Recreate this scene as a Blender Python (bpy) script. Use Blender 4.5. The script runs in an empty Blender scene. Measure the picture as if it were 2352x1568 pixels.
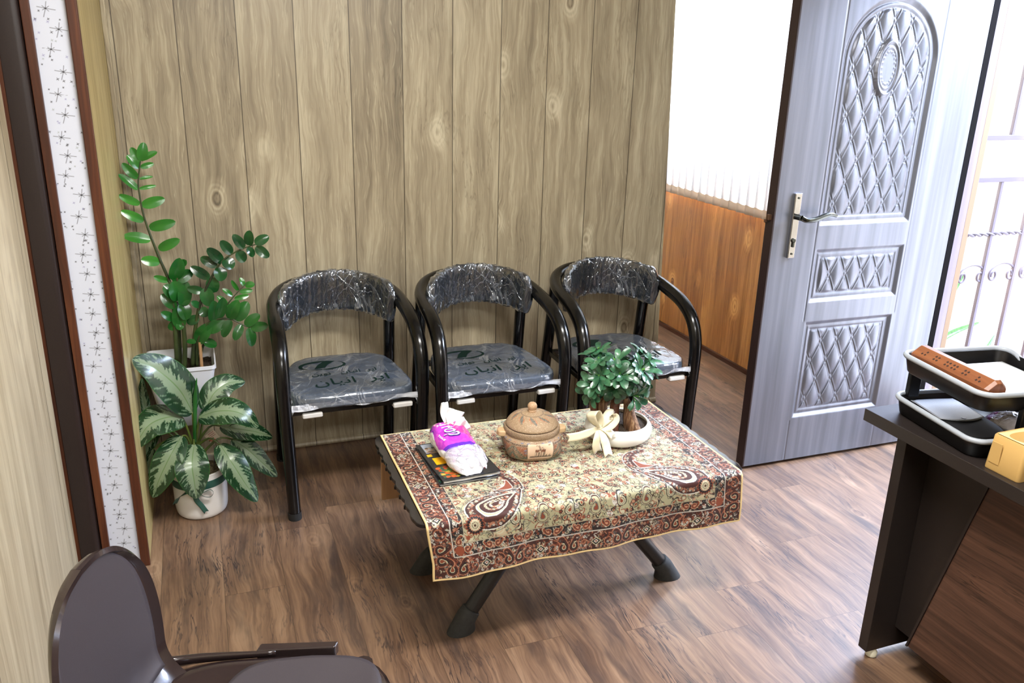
import bpy, bmesh, math, random
import numpy as np
from mathutils import Vector, Matrix, noise as mnoise

# ------------------------------------------------------------------ camera, light, exposure
scene = bpy.context.scene
COL = scene.collection
PI = math.pi
# columns of CAMR map camera axes (right, down, forward) to the room (x right, y into the room, z up)
CAMR = ((0.93700649, -0.08881693, 0.3378319), (-0.34838825, -0.30790264, 0.88533699), (0.02538642, -0.94726317, -0.31944954))
FPX, CH = 1910.538, 1.62
def make_camera():
    cd = bpy.data.cameras.new('camera'); cd.sensor_width = 36; cd.lens = FPX*36/2352; cd.clip_start = 0.02
    o = bpy.data.objects.new('camera', cd); COL.objects.link(o)
    M = Matrix(((CAMR[0][0], -CAMR[0][1], -CAMR[0][2], 0), (CAMR[1][0], -CAMR[1][1], -CAMR[1][2], 0),
                (CAMR[2][0], -CAMR[2][1], -CAMR[2][2], CH), (0, 0, 0, 1)))
    o.matrix_world = M; scene.camera = o
make_camera()
def ray(u, v):
    q = (u-1176, v-784, FPX)
    return [sum(CAMR[i][k]*q[k] for k in range(3)) for i in range(3)]
def atY(u, v, y): r = ray(u, v); s = y/r[1]; return Vector((r[0]*s, y, r[2]*s+CH))
def atZ(u, v, z): r = ray(u, v); s = (z-CH)/r[2]; return Vector((r[0]*s, r[1]*s, z))
def atX(u, v, x): r = ray(u, v); s = x/r[0]; return Vector((x, r[1]*s, r[2]*s+CH))

vs = scene.view_settings
vs.view_transform = 'Standard'; vs.look = 'None'; vs.gamma = 1; vs.use_curve_mapping = False
vs.exposure = 0.0

world = bpy.data.worlds.new('sky'); scene.world = world; world.use_nodes = True
wn = world.node_tree; wn.nodes['Background'].inputs['Color'].default_value = (0.80, 0.88, 1.0, 1)
wn.nodes['Background'].inputs['Strength'].default_value = 8.0

def lamp(name, kind, loc, target, energy, color, **kw):
    d = bpy.data.lights.new(name, kind); d.energy = energy; d.color = color
    for k, v in kw.items(): setattr(d, k, v)
    o = bpy.data.objects.new(name, d); COL.objects.link(o); o.location = loc
    o.rotation_euler = (Vector(target)-Vector(loc)).to_track_quat('-Z', 'Y').to_euler()
    return o
lamp('sun', 'SUN', (4, 0, 6), (4.35, 1.2, 4.0), 7.0, (1.0, 0.96, 0.9), angle=0.01)
# daylight behind the blinds
lamp('window_daylight', 'AREA', (3.25, 4.05, 1.5), (2.0, 3.85, 1.2), 620, (0.86, 0.92, 1.0), shape='RECTANGLE', size=1.7, size_y=1.6)
# sky seen through the open doorway, from above the outside path
lamp('doorway_daylight', 'AREA', (4.6, 2.0, 2.9), (2.2, 2.0, 0.3), 760, (0.62, 0.74, 1.0), shape='RECTANGLE', size=2.2, size_y=1.4)
# ceiling fixtures of the room (built as objects further down)
lamp('ceiling_tube', 'AREA', (0.75, 1.2, 2.52), (0.75, 1.45, 0), 83, (1.0, 0.98, 0.94), shape='RECTANGLE', size=1.2, size_y=0.3)
lamp('rear_tube', 'AREA', (0.6, -0.9, 2.52), (0.6, 0.2, 0), 60, (1.0, 0.98, 0.95), shape='RECTANGLE', size=1.2, size_y=0.3)

# ------------------------------------------------------------------ node helper
def srgb(r, g, b):
    f = lambda c: c/12.92 if c <= 0.04045 else ((c+0.055)/1.055)**2.4
    return (f(r/255), f(g/255), f(b/255), 1)
class NT:
    def __init__(s, name):
        s.m = bpy.data.materials.new(name); s.m.use_nodes = True; s.t = s.m.node_tree
        s.b = s.t.nodes['Principled BSDF']; s.out = s.t.nodes['Material Output']
        s.tc = None
    def n(s, typ, **kw):
        x = s.t.nodes.new(typ)
        for k, v in kw.items(): setattr(x, k, v)
        return x
    def put(s, sock, v):
        if isinstance(v, bpy.types.NodeSocket): s.t.links.new(v, sock)
        elif v is not None: sock.default_value = v
    def M(s, op, a, b=None, c=None, clamp=False):
        x = s.n('ShaderNodeMath', operation=op); x.use_clamp = clamp
        s.put(x.inputs[0], a)
        if b is not None: s.put(x.inputs[1], b)
        if c is not None: s.put(x.inputs[2], c)
        return x.outputs[0]
    def coord(s):
        if not s.tc: s.tc = s.n('ShaderNodeTexCoord').outputs['Object']
        return s.tc
    def sep(s, v=None):
        x = s.n('ShaderNodeSeparateXYZ'); s.put(x.inputs[0], v if v is not None else s.coord()); return x.outputs
    def comb(s, x=0.0, y=0.0, z=0.0):
        c = s.n('ShaderNodeCombineXYZ')
        for i, v in enumerate((x, y, z)): s.put(c.inputs[i], v)
        return c.outputs[0]
    def noise(s, vec, scale=5, detail=3, rough=0.5, dist=0.0, dim='3D'):
        x = s.n('ShaderNodeTexNoise'); x.noise_dimensions = dim
        s.put(x.inputs['Vector'], vec)
        for k, v in (('Scale', scale), ('Detail', detail), ('Roughness', rough), ('Distortion', dist)): s.put(x.inputs[k], v)
        return x.outputs['Fac']
    def wnoise(s, val):
        x = s.n('ShaderNodeTexWhiteNoise'); x.noise_dimensions = '1D'; s.put(x.inputs['W'], val); return x.outputs['Value']
    def vor(s, vec, scale=5, feature='F1', rnd=1.0):
        x = s.n('ShaderNodeTexVoronoi'); x.feature = feature
        s.put(x.inputs['Vector'], vec); s.put(x.inputs['Scale'], scale); s.put(x.inputs['Randomness'], rnd)
        return x.outputs['Distance']
    def ramp(s, fac, stops, interp='LINEAR'):
        x = s.n('ShaderNodeValToRGB'); cr = x.color_ramp; cr.interpolation = interp
        while len(cr.elements) < len(stops): cr.elements.new(0.5)
        for e, (p, c) in zip(cr.elements, stops): e.position = p; e.color = c
        s.put(x.inputs[0], fac); return x.outputs[0]
    def mix(s, f, a, b, blend='MIX'):
        x = s.n('ShaderNodeMix', data_type='RGBA', blend_type=blend)
        s.put(x.inputs[0], f); s.put(x.inputs[6], a); s.put(x.inputs[7], b); return x.outputs[2]
    def mapr(s, v, a, b, c=0.0, d=1.0):
        x = s.n('ShaderNodeMapRange'); s.put(x.inputs[0], v)
        for i, q in enumerate((a, b, c, d)): x.inputs[i+1].default_value = q
        return x.outputs[0]
    def bump(s, h, strength=0.3, dist=0.01, target=None):
        x = s.n('ShaderNodeBump'); x.inputs['Strength'].default_value = strength; x.inputs['Distance'].default_value = dist
        s.put(x.inputs['Height'], h); s.put((target or s.b).inputs['Normal'], x.outputs[0]); return x.outputs[0]
    def set(s, **kw):
        names = dict(color='Base Color', rough='Roughness', metal='Metallic', spec='Specular IOR Level', coat='Coat Weight',
                     coatr='Coat Roughness', trans='Transmission Weight', alpha='Alpha', ior='IOR', sss='Subsurface Weight',
                     em='Emission Color', ems='Emission Strength', sheen='Sheen Weight')
        for k, v in kw.items(): s.put(s.b.inputs[names[k]], v)
        return s
def plain(name, col, rough=0.5, **kw):
    n = NT(name); n.set(color=srgb(*col), rough=rough, **kw)
    return n.m
def speck(name, col, rough=0.5, amt=0.12, scale=60, bump=0.0, **kw):
    n = NT(name); f = n.noise(n.coord(), scale, 4)
    c = srgb(*col); d = tuple(x*(1-amt*2) for x in c[:3])+(1,); l = tuple(min(1, x*(1+amt)) for x in c[:3])+(1,)
    n.set(color=n.ramp(f, [(0.3, d), (0.7, l)]), rough=rough, **kw)
    if bump: n.bump(f, bump, 0.002)
    return n.m
def vcol(name, rough=0.5, **kw):
    n = NT(name); a = n.n('ShaderNodeAttribute'); a.attribute_name = 'paint'
    n.set(color=a.outputs['Color'], rough=rough, **kw)
    return n.m

def wood(name, across, along, w, stops, off=0.0, seam=0.0035, seamcol=(0.02, 0.014, 0.008, 1), length=None, rough=0.5, knots=0.5,
         streak=None, fine=1.0, warp=0.05, vs=1.0, seama=0.85, patch=(0.56, 0.78), bump=0.25, spec=0.5, coat=0.0, hue=0.12, light=None):
    n = NT(name); o = n.sep(); U = n.M('ADD', o[across], off); V = o[along]
    q = n.M('DIVIDE', U, w); pid = n.M('FLOOR', q); fr = n.M('FRACT', q)
    rnd = n.wnoise(pid)
    V2 = n.M('MULTIPLY_ADD', rnd, 9.7, V)
    masks = [n.M('LESS_THAN', n.M('MULTIPLY', n.M('MINIMUM', fr, n.M('SUBTRACT', 1.0, fr)), w), seam/2)]
    bid = rnd
    if length:
        ql = n.M('DIVIDE', n.M('MULTIPLY_ADD', rnd, length, V), length)
        fl = n.M('FRACT', ql)
        masks.append(n.M('LESS_THAN', n.M('MULTIPLY', n.M('MINIMUM', fl, n.M('SUBTRACT', 1.0, fl)), length), seam/2.6))
        bid = n.wnoise(n.M('MULTIPLY_ADD', n.M('FLOOR', ql), 3.17, n.M('MULTIPLY', rnd, 57.0)))
        V2 = n.M('MULTIPLY_ADD', bid, 5.3, V2)
    base = n.comb(U, V2, n.M('MULTIPLY', pid, 3.7))
    # meandering of the grain
    wv = n.noise(n.comb(n.M('MULTIPLY', U, 6.0), n.M('MULTIPLY', V2, 1.9*vs), 0.0), 1.0, 3)
    # knots: sparse cells; the grain is pushed around them
    kd = n.vor(n.comb(n.M('MULTIPLY', U, 1.0), n.M('MULTIPLY', V2, 0.60), n.M('MULTIPLY', pid, 1.3)), 1/w*0.95)
    kk = n.mapr(kd, 0.02, 0.32, 1.0, 0.0)
    kk2 = n.M('POWER', kk, 1.6)
    Uw = n.M('ADD', U, n.M('ADD', n.M('MULTIPLY', wv, warp), n.M('MULTIPLY', kk2, 0.035*knots)))
    g1 = n.noise(n.comb(n.M('MULTIPLY', Uw, 26.0), n.M('MULTIPLY', V2, 1.15*vs), 0.0), 1.0, 5, 0.62)
    g2 = n.noise(n.comb(n.M('MULTIPLY', Uw, 150.0*fine), n.M('MULTIPLY', V2, 3.2*vs), 0.0), 1.0, 3, 0.6)
    g3 = n.noise(n.comb(n.M('MULTIPLY', Uw, 7.0), n.M('MULTIPLY', V2, 0.9*vs), 2.0), 1.0, 2)
    ring = n.M('SINE', n.M('MULTIPLY', n.M('ADD', kd, n.M('MULTIPLY', n.noise(n.comb(n.M('MULTIPLY', U, 30.0), n.M('MULTIPLY', V2, 18.0), 3.0), 1.0, 2), 0.05)), 110.0))
    ringm = n.M('ADD', n.M('MULTIPLY', n.mapr(kd, 0.04, 0.22, 1.0, 0.0), n.M('MULTIPLY', ring, 0.10*knots)), n.M('MULTIPLY', n.M('MULTIPLY', n.mapr(kd, 0.07, 0.11), n.mapr(kd, 0.12, 0.26, 1.0, 0.0)), 0.13*knots))
    f = n.M('ADD', n.M('MULTIPLY', g1, 0.52), n.M('MULTIPLY', g2, 0.26))
    f = n.M('ADD', f, n.M('MULTIPLY', g3, 0.22))
    f = n.M('ADD', f, ringm)
    f = n.M('ADD', f, n.M('MULTIPLY', n.M('SUBTRACT', bid, 0.5), hue))
    f = n.M('SUBTRACT', f, n.M('MULTIPLY', n.mapr(kd, 0.03, 0.085, 1.0, 0.0), 0.12*knots))
    f = n.mapr(f, 0.30, 0.70)
    col = n.ramp(f, stops)
    if streak:      # thin dark cracks
        s1 = n.noise(n.comb(n.M('MULTIPLY', Uw, 34.0), n.M('MULTIPLY', V2, 1.9*vs), 7.0), 1.0, 4, 0.6, 0.3)
        s0 = n.noise(n.comb(n.M('MULTIPLY', U, 4.0), n.M('MULTIPLY', V2, 2.2), 9.0), 1.0, 2)
        sm = n.M('MULTIPLY', n.mapr(n.M('ABSOLUTE', n.M('SUBTRACT', s1, 0.5)), 0.0, 0.022, 1.0, 0.0), n.mapr(s0, 0.47, 0.62))
        col = n.mix(n.M('MULTIPLY', sm, streak[1]), col, srgb(*streak[0]))
        s2 = n.noise(n.comb(n.M('MULTIPLY', Uw, 11.0), n.M('MULTIPLY', V2, 1.3*vs), 17.0), 1.0, 4, 0.65)
        col = n.mix(n.M('MULTIPLY', n.mapr(s2, *patch), streak[1]*0.75), col, srgb(*streak[0]))
    if light:       # pale lines along the grain
        l1 = n.noise(n.comb(n.M('MULTIPLY', Uw, 60.0), n.M('MULTIPLY', V2, 1.4), 27.0), 1.0, 3, 0.6)
        lm = n.mapr(n.M('ABSOLUTE', n.M('SUBTRACT', l1, 0.55)), 0.0, 0.014, 1.0, 0.0)
        col = n.mix(n.M('MULTIPLY', lm, light[1]), col, srgb(*light[0]))
    sk = masks[0]
    for m_ in masks[1:]: sk = n.M('MAXIMUM', sk, m_)
    col = n.mix(n.M('MULTIPLY', sk, seama), col, seamcol)
    n.set(color=col, rough=rough, spec=spec, coat=coat, coatr=0.25)
    if bump: n.bump(n.M('SUBTRACT', n.M('MULTIPLY', f, 0.35), sk), bump, 0.002)
    return n.m
# ------------------------------------------------------------------ geometry helpers
class G:
    """vertices and faces collected into one mesh, with a material slot per face and optional vertex colours"""
    def __init__(s): s.v = []; s.f = []; s.mi = []; s.c = []
    def add(s, vs, fs, mi=0, cols=None):
        o = len(s.v); s.v += [tuple(p) for p in vs]; s.f += [tuple(i+o for i in f) for f in fs]; s.mi += [mi]*len(fs)
        if cols is not None:
            while len(s.c) < o: s.c.append((1, 1, 1, 1))
            s.c += [tuple(c) for c in cols]
        return s
    def box(s, c, d, mi=0, rz=0.0, taper=1.0):
        x, y, z = d[0]/2, d[1]/2, d[2]/2; vs = []
        for k, t in ((-1, 1.0), (1, taper)):
            for i, j in ((-1, -1), (1, -1), (1, 1), (-1, 1)):
                a, b = i*x*t, j*y*t
                vs.append((c[0]+a*math.cos(rz)-b*math.sin(rz), c[1]+a*math.sin(rz)+b*math.cos(rz), c[2]+k*z))
        return s.add(vs, [(3, 2, 1, 0), (4, 5, 6, 7), (0, 1, 5, 4), (1, 2, 6, 5), (2, 3, 7, 6), (3, 0, 4, 7)], mi)
    def prism(s, pts, z0, z1, mi=0, ax=2):
        n = len(pts); f = {2: lambda p, z: (p[0], p[1], z), 1: lambda p, z: (p[0], z, p[1]), 0: lambda p, z: (z, p[0], p[1])}[ax]
        vs = [f(p, z0) for p in pts]+[f(p, z1) for p in pts]
        fs = [tuple(range(n))[::-1], tuple(range(n, 2*n))]+[(i, (i+1) % n, n+(i+1) % n, n+i) for i in range(n)]
        return s.add(vs, fs, mi)
    def tube(s, pts, r, n=12, mi=0, sub=6, cap=True, flat=1.0, closed=False, up=None):
        P = spline(pts, sub, closed) if sub > 1 else [Vector(p) for p in pts]
        m = len(P); R = [r]*m if not hasattr(r, '__len__') else [interp(r, i/(m-1)) for i in range(m)]
        vs = []; prev = None
        for i, p in enumerate(P):
            if closed: t = (P[(i+1) % m]-P[i-1]).normalized()
            else: t = (P[min(i+1, m-1)]-P[max(i-1, 0)]).normalized()
            if prev is None:
                a = Vector(up) if up else (Vector((0, 0, 1)) if abs(t.z) < 0.9 else Vector((1, 0, 0)))
                nrm = (a-t*a.dot(t)).normalized()
            else: nrm = (prev-t*prev.dot(t)).normalized()
            prev = nrm; bn = t.cross(nrm)
            for k in range(n):
                a = 2*PI*k/n; vs.append(p+nrm*(math.cos(a)*R[i])+bn*(math.sin(a)*R[i]*flat))
        fs = []
        for i in range(m if closed else m-1):
            j = (i+1) % m
            for k in range(n): fs.append((i*n+k, i*n+(k+1) % n, j*n+(k+1) % n, j*n+k))
        if cap and not closed: fs += [tuple(range(n))[::-1], tuple((m-1)*n+k for k in range(n))]
        return s.add(vs, fs, mi)
    def lathe(s, prof, n=40, c=(0, 0), mi=0, sq=None, cols=None, rot=0.0, wob=None):
        """prof: (radius, z) list; sq: superellipse power list for a squarish section"""
        vs = []; m = len(prof); cc = []
        for i, (r, z) in enumerate(prof):
            for k in range(n):
                a = 2*PI*k/n; rr = r
                if sq:
                    p = sq[i] if hasattr(sq, '__len__') else sq
                    rr = r/((abs(math.cos(a))**p+abs(math.sin(a))**p)**(1/p))
                zz = z+(wob(a, i) if wob else 0)
                vs.append((c[0]+rr*math.cos(a+rot), c[1]+rr*math.sin(a+rot), zz))
                if cols: cc.append(cols(a, i, z))
        fs = [(i*n+k, i*n+(k+1) % n, (i+1)*n+(k+1) % n, (i+1)*n+k) for i in range(m-1) for k in range(n)]
        if prof[0][0] > 1e-6: fs.append(tuple(range(n))[::-1])
        if prof[-1][0] > 1e-6: fs.append(tuple((m-1)*n+k for k in range(n)))
        return s.add(vs, fs, mi, cc if cols else None)
    def grid(s, fn, nu, nv, mi=0, col=None, closed=False):
        vs = []; cc = []
        for j in range(nv+1):
            for i in range(nu+1):
                u, v = i/nu, j/nv; vs.append(fn(u, v))
                if col: cc.append(col(u, v))
        w = nu+1
        fs = [(j*w+i, j*w+i+1, (j+1)*w+i+1, (j+1)*w+i) for j in range(nv) for i in range(nu)]
        return s.add(vs, fs, mi, cc if col else None)
def interp(a, t):
    x = t*(len(a)-1); i = min(int(x), len(a)-2); return a[i]+(a[i+1]-a[i])*(x-i)
def spline(pts, sub=6, closed=False):
    P = [Vector(p) for p in pts]; n = len(P); out = []
    if n < 3 and not closed: return [P[0].lerp(P[-1], i/sub) for i in range(sub+1)]
    for i in range(n if closed else n-1):
        g = (lambda k: P[k % n]) if closed else (lambda k: P[max(0, min(n-1, k))])
        a, b, c, d = g(i-1), g(i), g(i+1), g(i+2)
        for k in range(sub):
            t = k/sub; out.append(0.5*((2*b)+(c-a)*t+(2*a-5*b+4*c-d)*t*t+(3*b-a-3*c+d)*t**3))
    if not closed: out.append(P[-1])
    return out
def obj(name, g, mats, parent=None, loc=None, smooth=True, bevel=0.0, seg=2, sub=0, solid=0.0, angle=40, label=None):
    """link one mesh; its shape is given in room coordinates when it has no parent, else relative to the parent"""
    me = bpy.data.meshes.new(name)
    L = Vector(loc) if loc is not None else Vector((0, 0, 0))
    me.from_pydata([tuple(Vector(p)-L) for p in g.v], [], g.f)
    if not isinstance(mats, (list, tuple)): mats = [mats]
    for m in mats: me.materials.append(m)
    me.polygons.foreach_set('material_index', g.mi)
    if g.c:
        while len(g.c) < len(g.v): g.c.append((1, 1, 1, 1))
        a = me.color_attributes.new('paint', 'FLOAT_COLOR', 'POINT'); a.data.foreach_set('color', np.array(g.c, dtype=np.float32).ravel())
    me.validate(); me.update()
    bm = bmesh.new(); bm.from_mesh(me); bmesh.ops.recalc_face_normals(bm, faces=bm.faces); bm.to_mesh(me); bm.free()
    if smooth:
        me.polygons.foreach_set('use_smooth', [True]*len(me.polygons))
        if angle < 180: me.set_sharp_from_angle(angle=math.radians(angle))
    o = bpy.data.objects.new(name, me); COL.objects.link(o); o.location = L
    if parent is not None: o.parent = parent
    if solid:
        m = o.modifiers.new('thickness', 'SOLIDIFY'); m.thickness = solid; m.offset = 0
    if bevel:
        m = o.modifiers.new('bevel', 'BEVEL'); m.width = bevel; m.segments = seg; m.limit_method = 'ANGLE'; m.angle_limit = math.radians(35)
        m.harden_normals = True
    if sub:
        m = o.modifiers.new('sub', 'SUBSURF'); m.levels = sub; m.render_levels = sub
    if label: o['label'] = label
    return o
def thing(name, label, cat, loc, rz=0.0, group=None):
    o = bpy.data.objects.new(name, None); o.empty_display_size = 0.05; COL.objects.link(o); o.location = loc; o.rotation_euler = (0, 0, rz)
    return tag(o, label, cat, group)
def tag(o, label, cat, group=None):
    o['label'] = label; o['category'] = cat
    if group: o['group'] = group
    return o
def struct(name, g, mats, label=None, **kw):
    o = obj(name, g, mats, **kw); o['kind'] = 'structure'
    if label: o['label'] = label
    return o
def lift(g, L, rz=0.0):
    """room coordinates -> coordinates relative to a thing standing at L"""
    c, s_ = math.cos(-rz), math.sin(-rz); L = Vector(L); out = []
    for p in g.v:
        x, y, z = p[0]-L[0], p[1]-L[1], p[2]-L[2]; out.append((x*c-y*s_, x*s_+y*c, z))
    g.v = out; return g
def leafmesh(g, spine, width, up, fold=0.15, n=10, m=6, prof=None, col=None, mi=0, droop=0.0, wave=0.0, seed=0):
    P = spline(spine, max(2, n//max(1, len(spine)-1))); k = len(P)-1
    prof = prof or (lambda t: math.sin(PI*t**0.85)**0.8)
    up = Vector(up).normalized(); vs = []; cc = []
    for i, p in enumerate(P):
        t = i/k; tg = (P[min(i+1, k)]-P[max(i-1, 0)]).normalized()
        side = tg.cross(up)
        side = side.normalized() if side.length > 1e-4 else Vector((1, 0, 0))
        nr = side.cross(tg).normalized(); w = width/2*max(prof(t), 0.015)
        for j in range(m+1):
            s_ = 2*j/m-1
            off = side*(s_*w)+nr*(abs(s_)*w*fold - droop*w*s_*s_ + wave*w*math.sin(t*19+seed+s_*2)*abs(s_))
            vs.append(p+off)
            if col: cc.append(col(s_, t))
    fs = [(i*(m+1)+j, i*(m+1)+j+1, (i+1)*(m+1)+j+1, (i+1)*(m+1)+j) for i in range(k) for j in range(m)]
    g.add(vs, fs, mi, cc if col else None); return g
def txt(s, size, extrude=0.0004, font=None, shear=0.0, align='CENTER'):
    cu = bpy.data.curves.new('writing', 'FONT'); cu.body = s; cu.size = size; cu.extrude = extrude; cu.shear = shear
    cu.align_x = align; cu.align_y = 'CENTER'
    o = bpy.data.objects.new('writing', cu); COL.objects.link(o)
    dg = bpy.context.evaluated_depsgraph_get(); me = bpy.data.meshes.new_from_object(o.evaluated_get(dg))
    vs = [tuple(v.co) for v in me.vertices]; fs = [tuple(p.vertices) for p in me.polygons]
    bpy.data.objects.remove(o); bpy.data.curves.remove(cu); bpy.data.meshes.remove(me)
    return vs, fs

# ------------------------------------------------------------------ painting a pattern into vertex colours
class Paint:
    def __init__(s, w, h, res, bg):
        s.w, s.h, s.res = w, h, res; s.nx = int(round(w/res))+1; s.ny = int(round(h/res))+1
        s.a = np.zeros((s.ny, s.nx, 3), np.float32); s.a[:] = bg[:3]
    def win(s, x0, y0, x1, y1):
        i0 = max(0, int(x0/s.res)); i1 = min(s.nx, int(x1/s.res)+2); j0 = max(0, int(y0/s.res)); j1 = min(s.ny, int(y1/s.res)+2)
        if i0 >= i1 or j0 >= j1: return None
        X, Y = np.meshgrid(np.arange(i0, i1)*s.res, np.arange(j0, j1)*s.res); return (slice(j0, j1), slice(i0, i1)), X, Y
    def blend(s, sl, m, c):
        m = np.clip(m, 0, 1)[..., None]; s.a[sl] = s.a[sl]*(1-m)+np.array(c[:3], np.float32)*m
    def line(s, pts, w, c):
        xs = [p[0] for p in pts]; ys = [p[1] for p in pts]; q = s.win(min(xs)-w, min(ys)-w, max(xs)+w, max(ys)+w)
        if not q: return
        sl, X, Y = q; D = np.full(X.shape, 9.0)
        for (ax, ay), (bx, by) in zip(pts[:-1], pts[1:]):
            dx, dy = bx-ax, by-ay; L = dx*dx+dy*dy+1e-12; t = np.clip(((X-ax)*dx+(Y-ay)*dy)/L, 0, 1)
            D = np.minimum(D, np.hypot(X-ax-t*dx, Y-ay-t*dy))
        s.blend(sl, (w/2-D)/s.res+0.6, c)
    def poly(s, pts, c):
        xs = [p[0] for p in pts]; ys = [p[1] for p in pts]; q = s.win(min(xs), min(ys), max(xs), max(ys))
        if not q: return
        sl, X, Y = q; inside = np.zeros(X.shape, bool); n = len(pts)
        for i in range(n):
            ax, ay = pts[i]; bx, by = pts[(i+1) % n]
            if ay == by: continue
            cr = ((ay > Y) != (by > Y)) & (X < (bx-ax)*(Y-ay)/(by-ay)+ax); inside ^= cr
        s.blend(sl, inside.astype(np.float32), c)
    def dot(s, x, y, r, c, ry=None):
        ry = ry or r; q = s.win(x-r, y-ry, x+r, y+ry)
        if q: s.blend(q[0], (1-np.hypot((q[1]-x)/r, (q[2]-y)/ry))*r/s.res+0.5, c)
    def rect(s, x0, y0, x1, y1, c): s.poly([(x0, y0), (x1, y0), (x1, y1), (x0, y1)], c)
    def at(s, x, y):
        i = min(s.nx-1, max(0, int(round(x/s.res)))); j = min(s.ny-1, max(0, int(round(y/s.res)))); c = s.a[j, i]
        return (float(c[0]), float(c[1]), float(c[2]), 1)
def spiral(cx, cy, r, a0, turns=1.3, n=14, flip=1):
    return [(cx+r*(1-0.85*i/n)*math.cos(a0+flip*2*PI*turns*i/n), cy+r*(1-0.85*i/n)*math.sin(a0+flip*2*PI*turns*i/n)) for i in range(n+1)]
def xf(pts, x, y, a=0.0, sx=1.0, sy=None):
    sy = sx if sy is None else sy; c, s_ = math.cos(a), math.sin(a)
    return [(x+px*sx*c-py*sy*s_, y+px*sx*s_+py*sy*c) for px, py in pts]
# a paisley drop of height 1: round foot at the origin, tip curling to the right
BOTEH = [(0, -0.32), (0.2, -0.27), (0.31, -0.12), (0.32, 0.06), (0.24, 0.22), (0.14, 0.36), (0.12, 0.48), (0.2, 0.56), (0.33, 0.55), (0.38, 0.46),
         (0.37, 0.6), (0.25, 0.7), (0.08, 0.69), (-0.06, 0.56), (-0.18, 0.36), (-0.28, 0.16), (-0.32, -0.04), (-0.26, -0.2), (-0.14, -0.29)]
BOTEH = [(p[0], p[1]) for p in spline([(a, b, 0) for a, b in BOTEH], 3, True)]
# ------------------------------------------------------------------ materials of the room
M_wall = wood('grey_brown_panelling', 0, 2, 0.2065, [(0.0, srgb(102, 93, 76)), (0.3, srgb(138, 126, 104)), (0.6, srgb(164, 152, 127)), (1.0, srgb(196, 187, 161))],
              off=0.0235+0.2065, seamcol=(0.035, 0.024, 0.012, 1), rough=0.42, knots=1.0, streak=((88, 76, 56), 0.4), light=((212, 202, 172), 0.36), bump=0.35, hue=0.10, warp=0.075, vs=1.5)
M_return = wood('yellow_panelling', 1, 2, 0.9, [(0.0, srgb(128, 110, 66)), (0.45, srgb(168, 150, 98)), (1.0, srgb(204, 190, 140))],
              off=0.3, rough=0.42, knots=0.3, bump=0.2, hue=0.05, fine=0.8)
M_left = wood('pale_panelling', 1, 2, 0.9, [(0.0, srgb(122, 108, 86)), (0.45, srgb(170, 156, 128)), (1.0, srgb(206, 194, 165))],
              off=0.15, rough=0.45, knots=0.9, bump=0.2, hue=0.05, fine=0.7)
M_wain = wood('honey_wainscot', 1, 2, 0.21, [(0.0, srgb(96, 54, 20)), (0.4, srgb(150, 94, 40)), (0.7, srgb(182, 124, 62)), (1.0, srgb(206, 150, 86))],
              off=0.1, seam=0.0012, seama=0.4, rough=0.4, knots=1.7, streak=((84, 46, 18), 0.6), bump=0.2, hue=0.08)
M_floor = wood('brown_laminate', 0, 1, 0.1875, [(0.0, srgb(62, 46, 38)), (0.3, srgb(92, 69, 54)), (0.62, srgb(124, 97, 76)), (1.0, srgb(154, 127, 102))],
              off=0.0335+0.1875, length=1.29, seam=0.0022, rough=0.40, knots=0.45, seama=0.5, patch=(0.51, 0.70), streak=((36, 31, 36), 0.95), bump=0.12, hue=0.06, coat=0.4, warp=0.075, vs=1.5)
M_trim = wood('red_brown_trim', 0, 2, 0.5, [(0.0, srgb(34, 14, 6)), (0.5, srgb(74, 36, 18)), (1.0, srgb(116, 66, 34))], off=3.1, rough=0.4, knots=0.2, bump=0.2)
M_dark = speck('dark_brown_frame', (34, 22, 20), 0.45, scale=300)
M_white = plain('white_paint', (222, 222, 218), 0.7)
M_ceil = plain('ceiling_white', (226, 224, 216), 0.8)
M_outwall = NT('pale_bricks')
def _brick():
    n = M_outwall; o = n.sep(); x = n.n('ShaderNodeTexBrick'); n.put(x.inputs['Vector'], n.comb(n.M('ADD', o[1], o[0]), o[2], 0.0))
    x.inputs['Scale'].default_value = 4.0; x.inputs['Color1'].default_value = srgb(206, 190, 178); x.inputs['Color2'].default_value = srgb(192, 178, 166)
    x.inputs['Mortar'].default_value = srgb(166, 160, 154); x.inputs['Mortar Size'].default_value = 0.02; n.set(color=x.outputs['Color'], rough=0.9)
_brick()
M_pave = speck('pale_paving', (186, 180, 174), 0.85, scale=12)

# ------------------------------------------------------------------ the room shell
g = G(); g.box((1.25, 1.75, -0.05), (4.3, 6.9, 0.1)); struct('floor', g, M_floor, smooth=False, loc=(0, 0, 0), label='brown wood-grain laminate floor of long boards')
g = G(); g.box((1.2, 1.7, 2.65), (3.8, 6.8, 0.1)); struct('ceiling', g, M_ceil, smooth=False, label='white ceiling above the room')
g = G(); g.prism([(-0.6, 0), (2.083, 0), (1.99, 2.6), (-0.6, 2.6)], 3.40, 3.52, ax=1)
struct('wall_back', g, M_wall, smooth=False, label='grey-brown wood-panelled wall behind the row of armchairs')
g = G(); g.box((-0.43, 3.03, 1.3), (0.34, 0.742, 2.6)); struct('wall_left', g, M_return, smooth=False, label='yellowish wood-panelled return beside the potted plants')
g = G(); g.box((-0.53, 0.515, 1.3), (0.13, 4.23, 2.6)); struct('wall_left_near', g, M_left, smooth=False, label='pale wood-panelled wall behind the brown plastic chair')
g = G(); g.box((1.2, -1.65, 1.3), (3.8, 0.1, 2.6)); struct('wall_rear', g, M_left, smooth=False)
g = G()   # right wall: solid near part, above the doorway, between doorway and window, below and above the window
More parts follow.
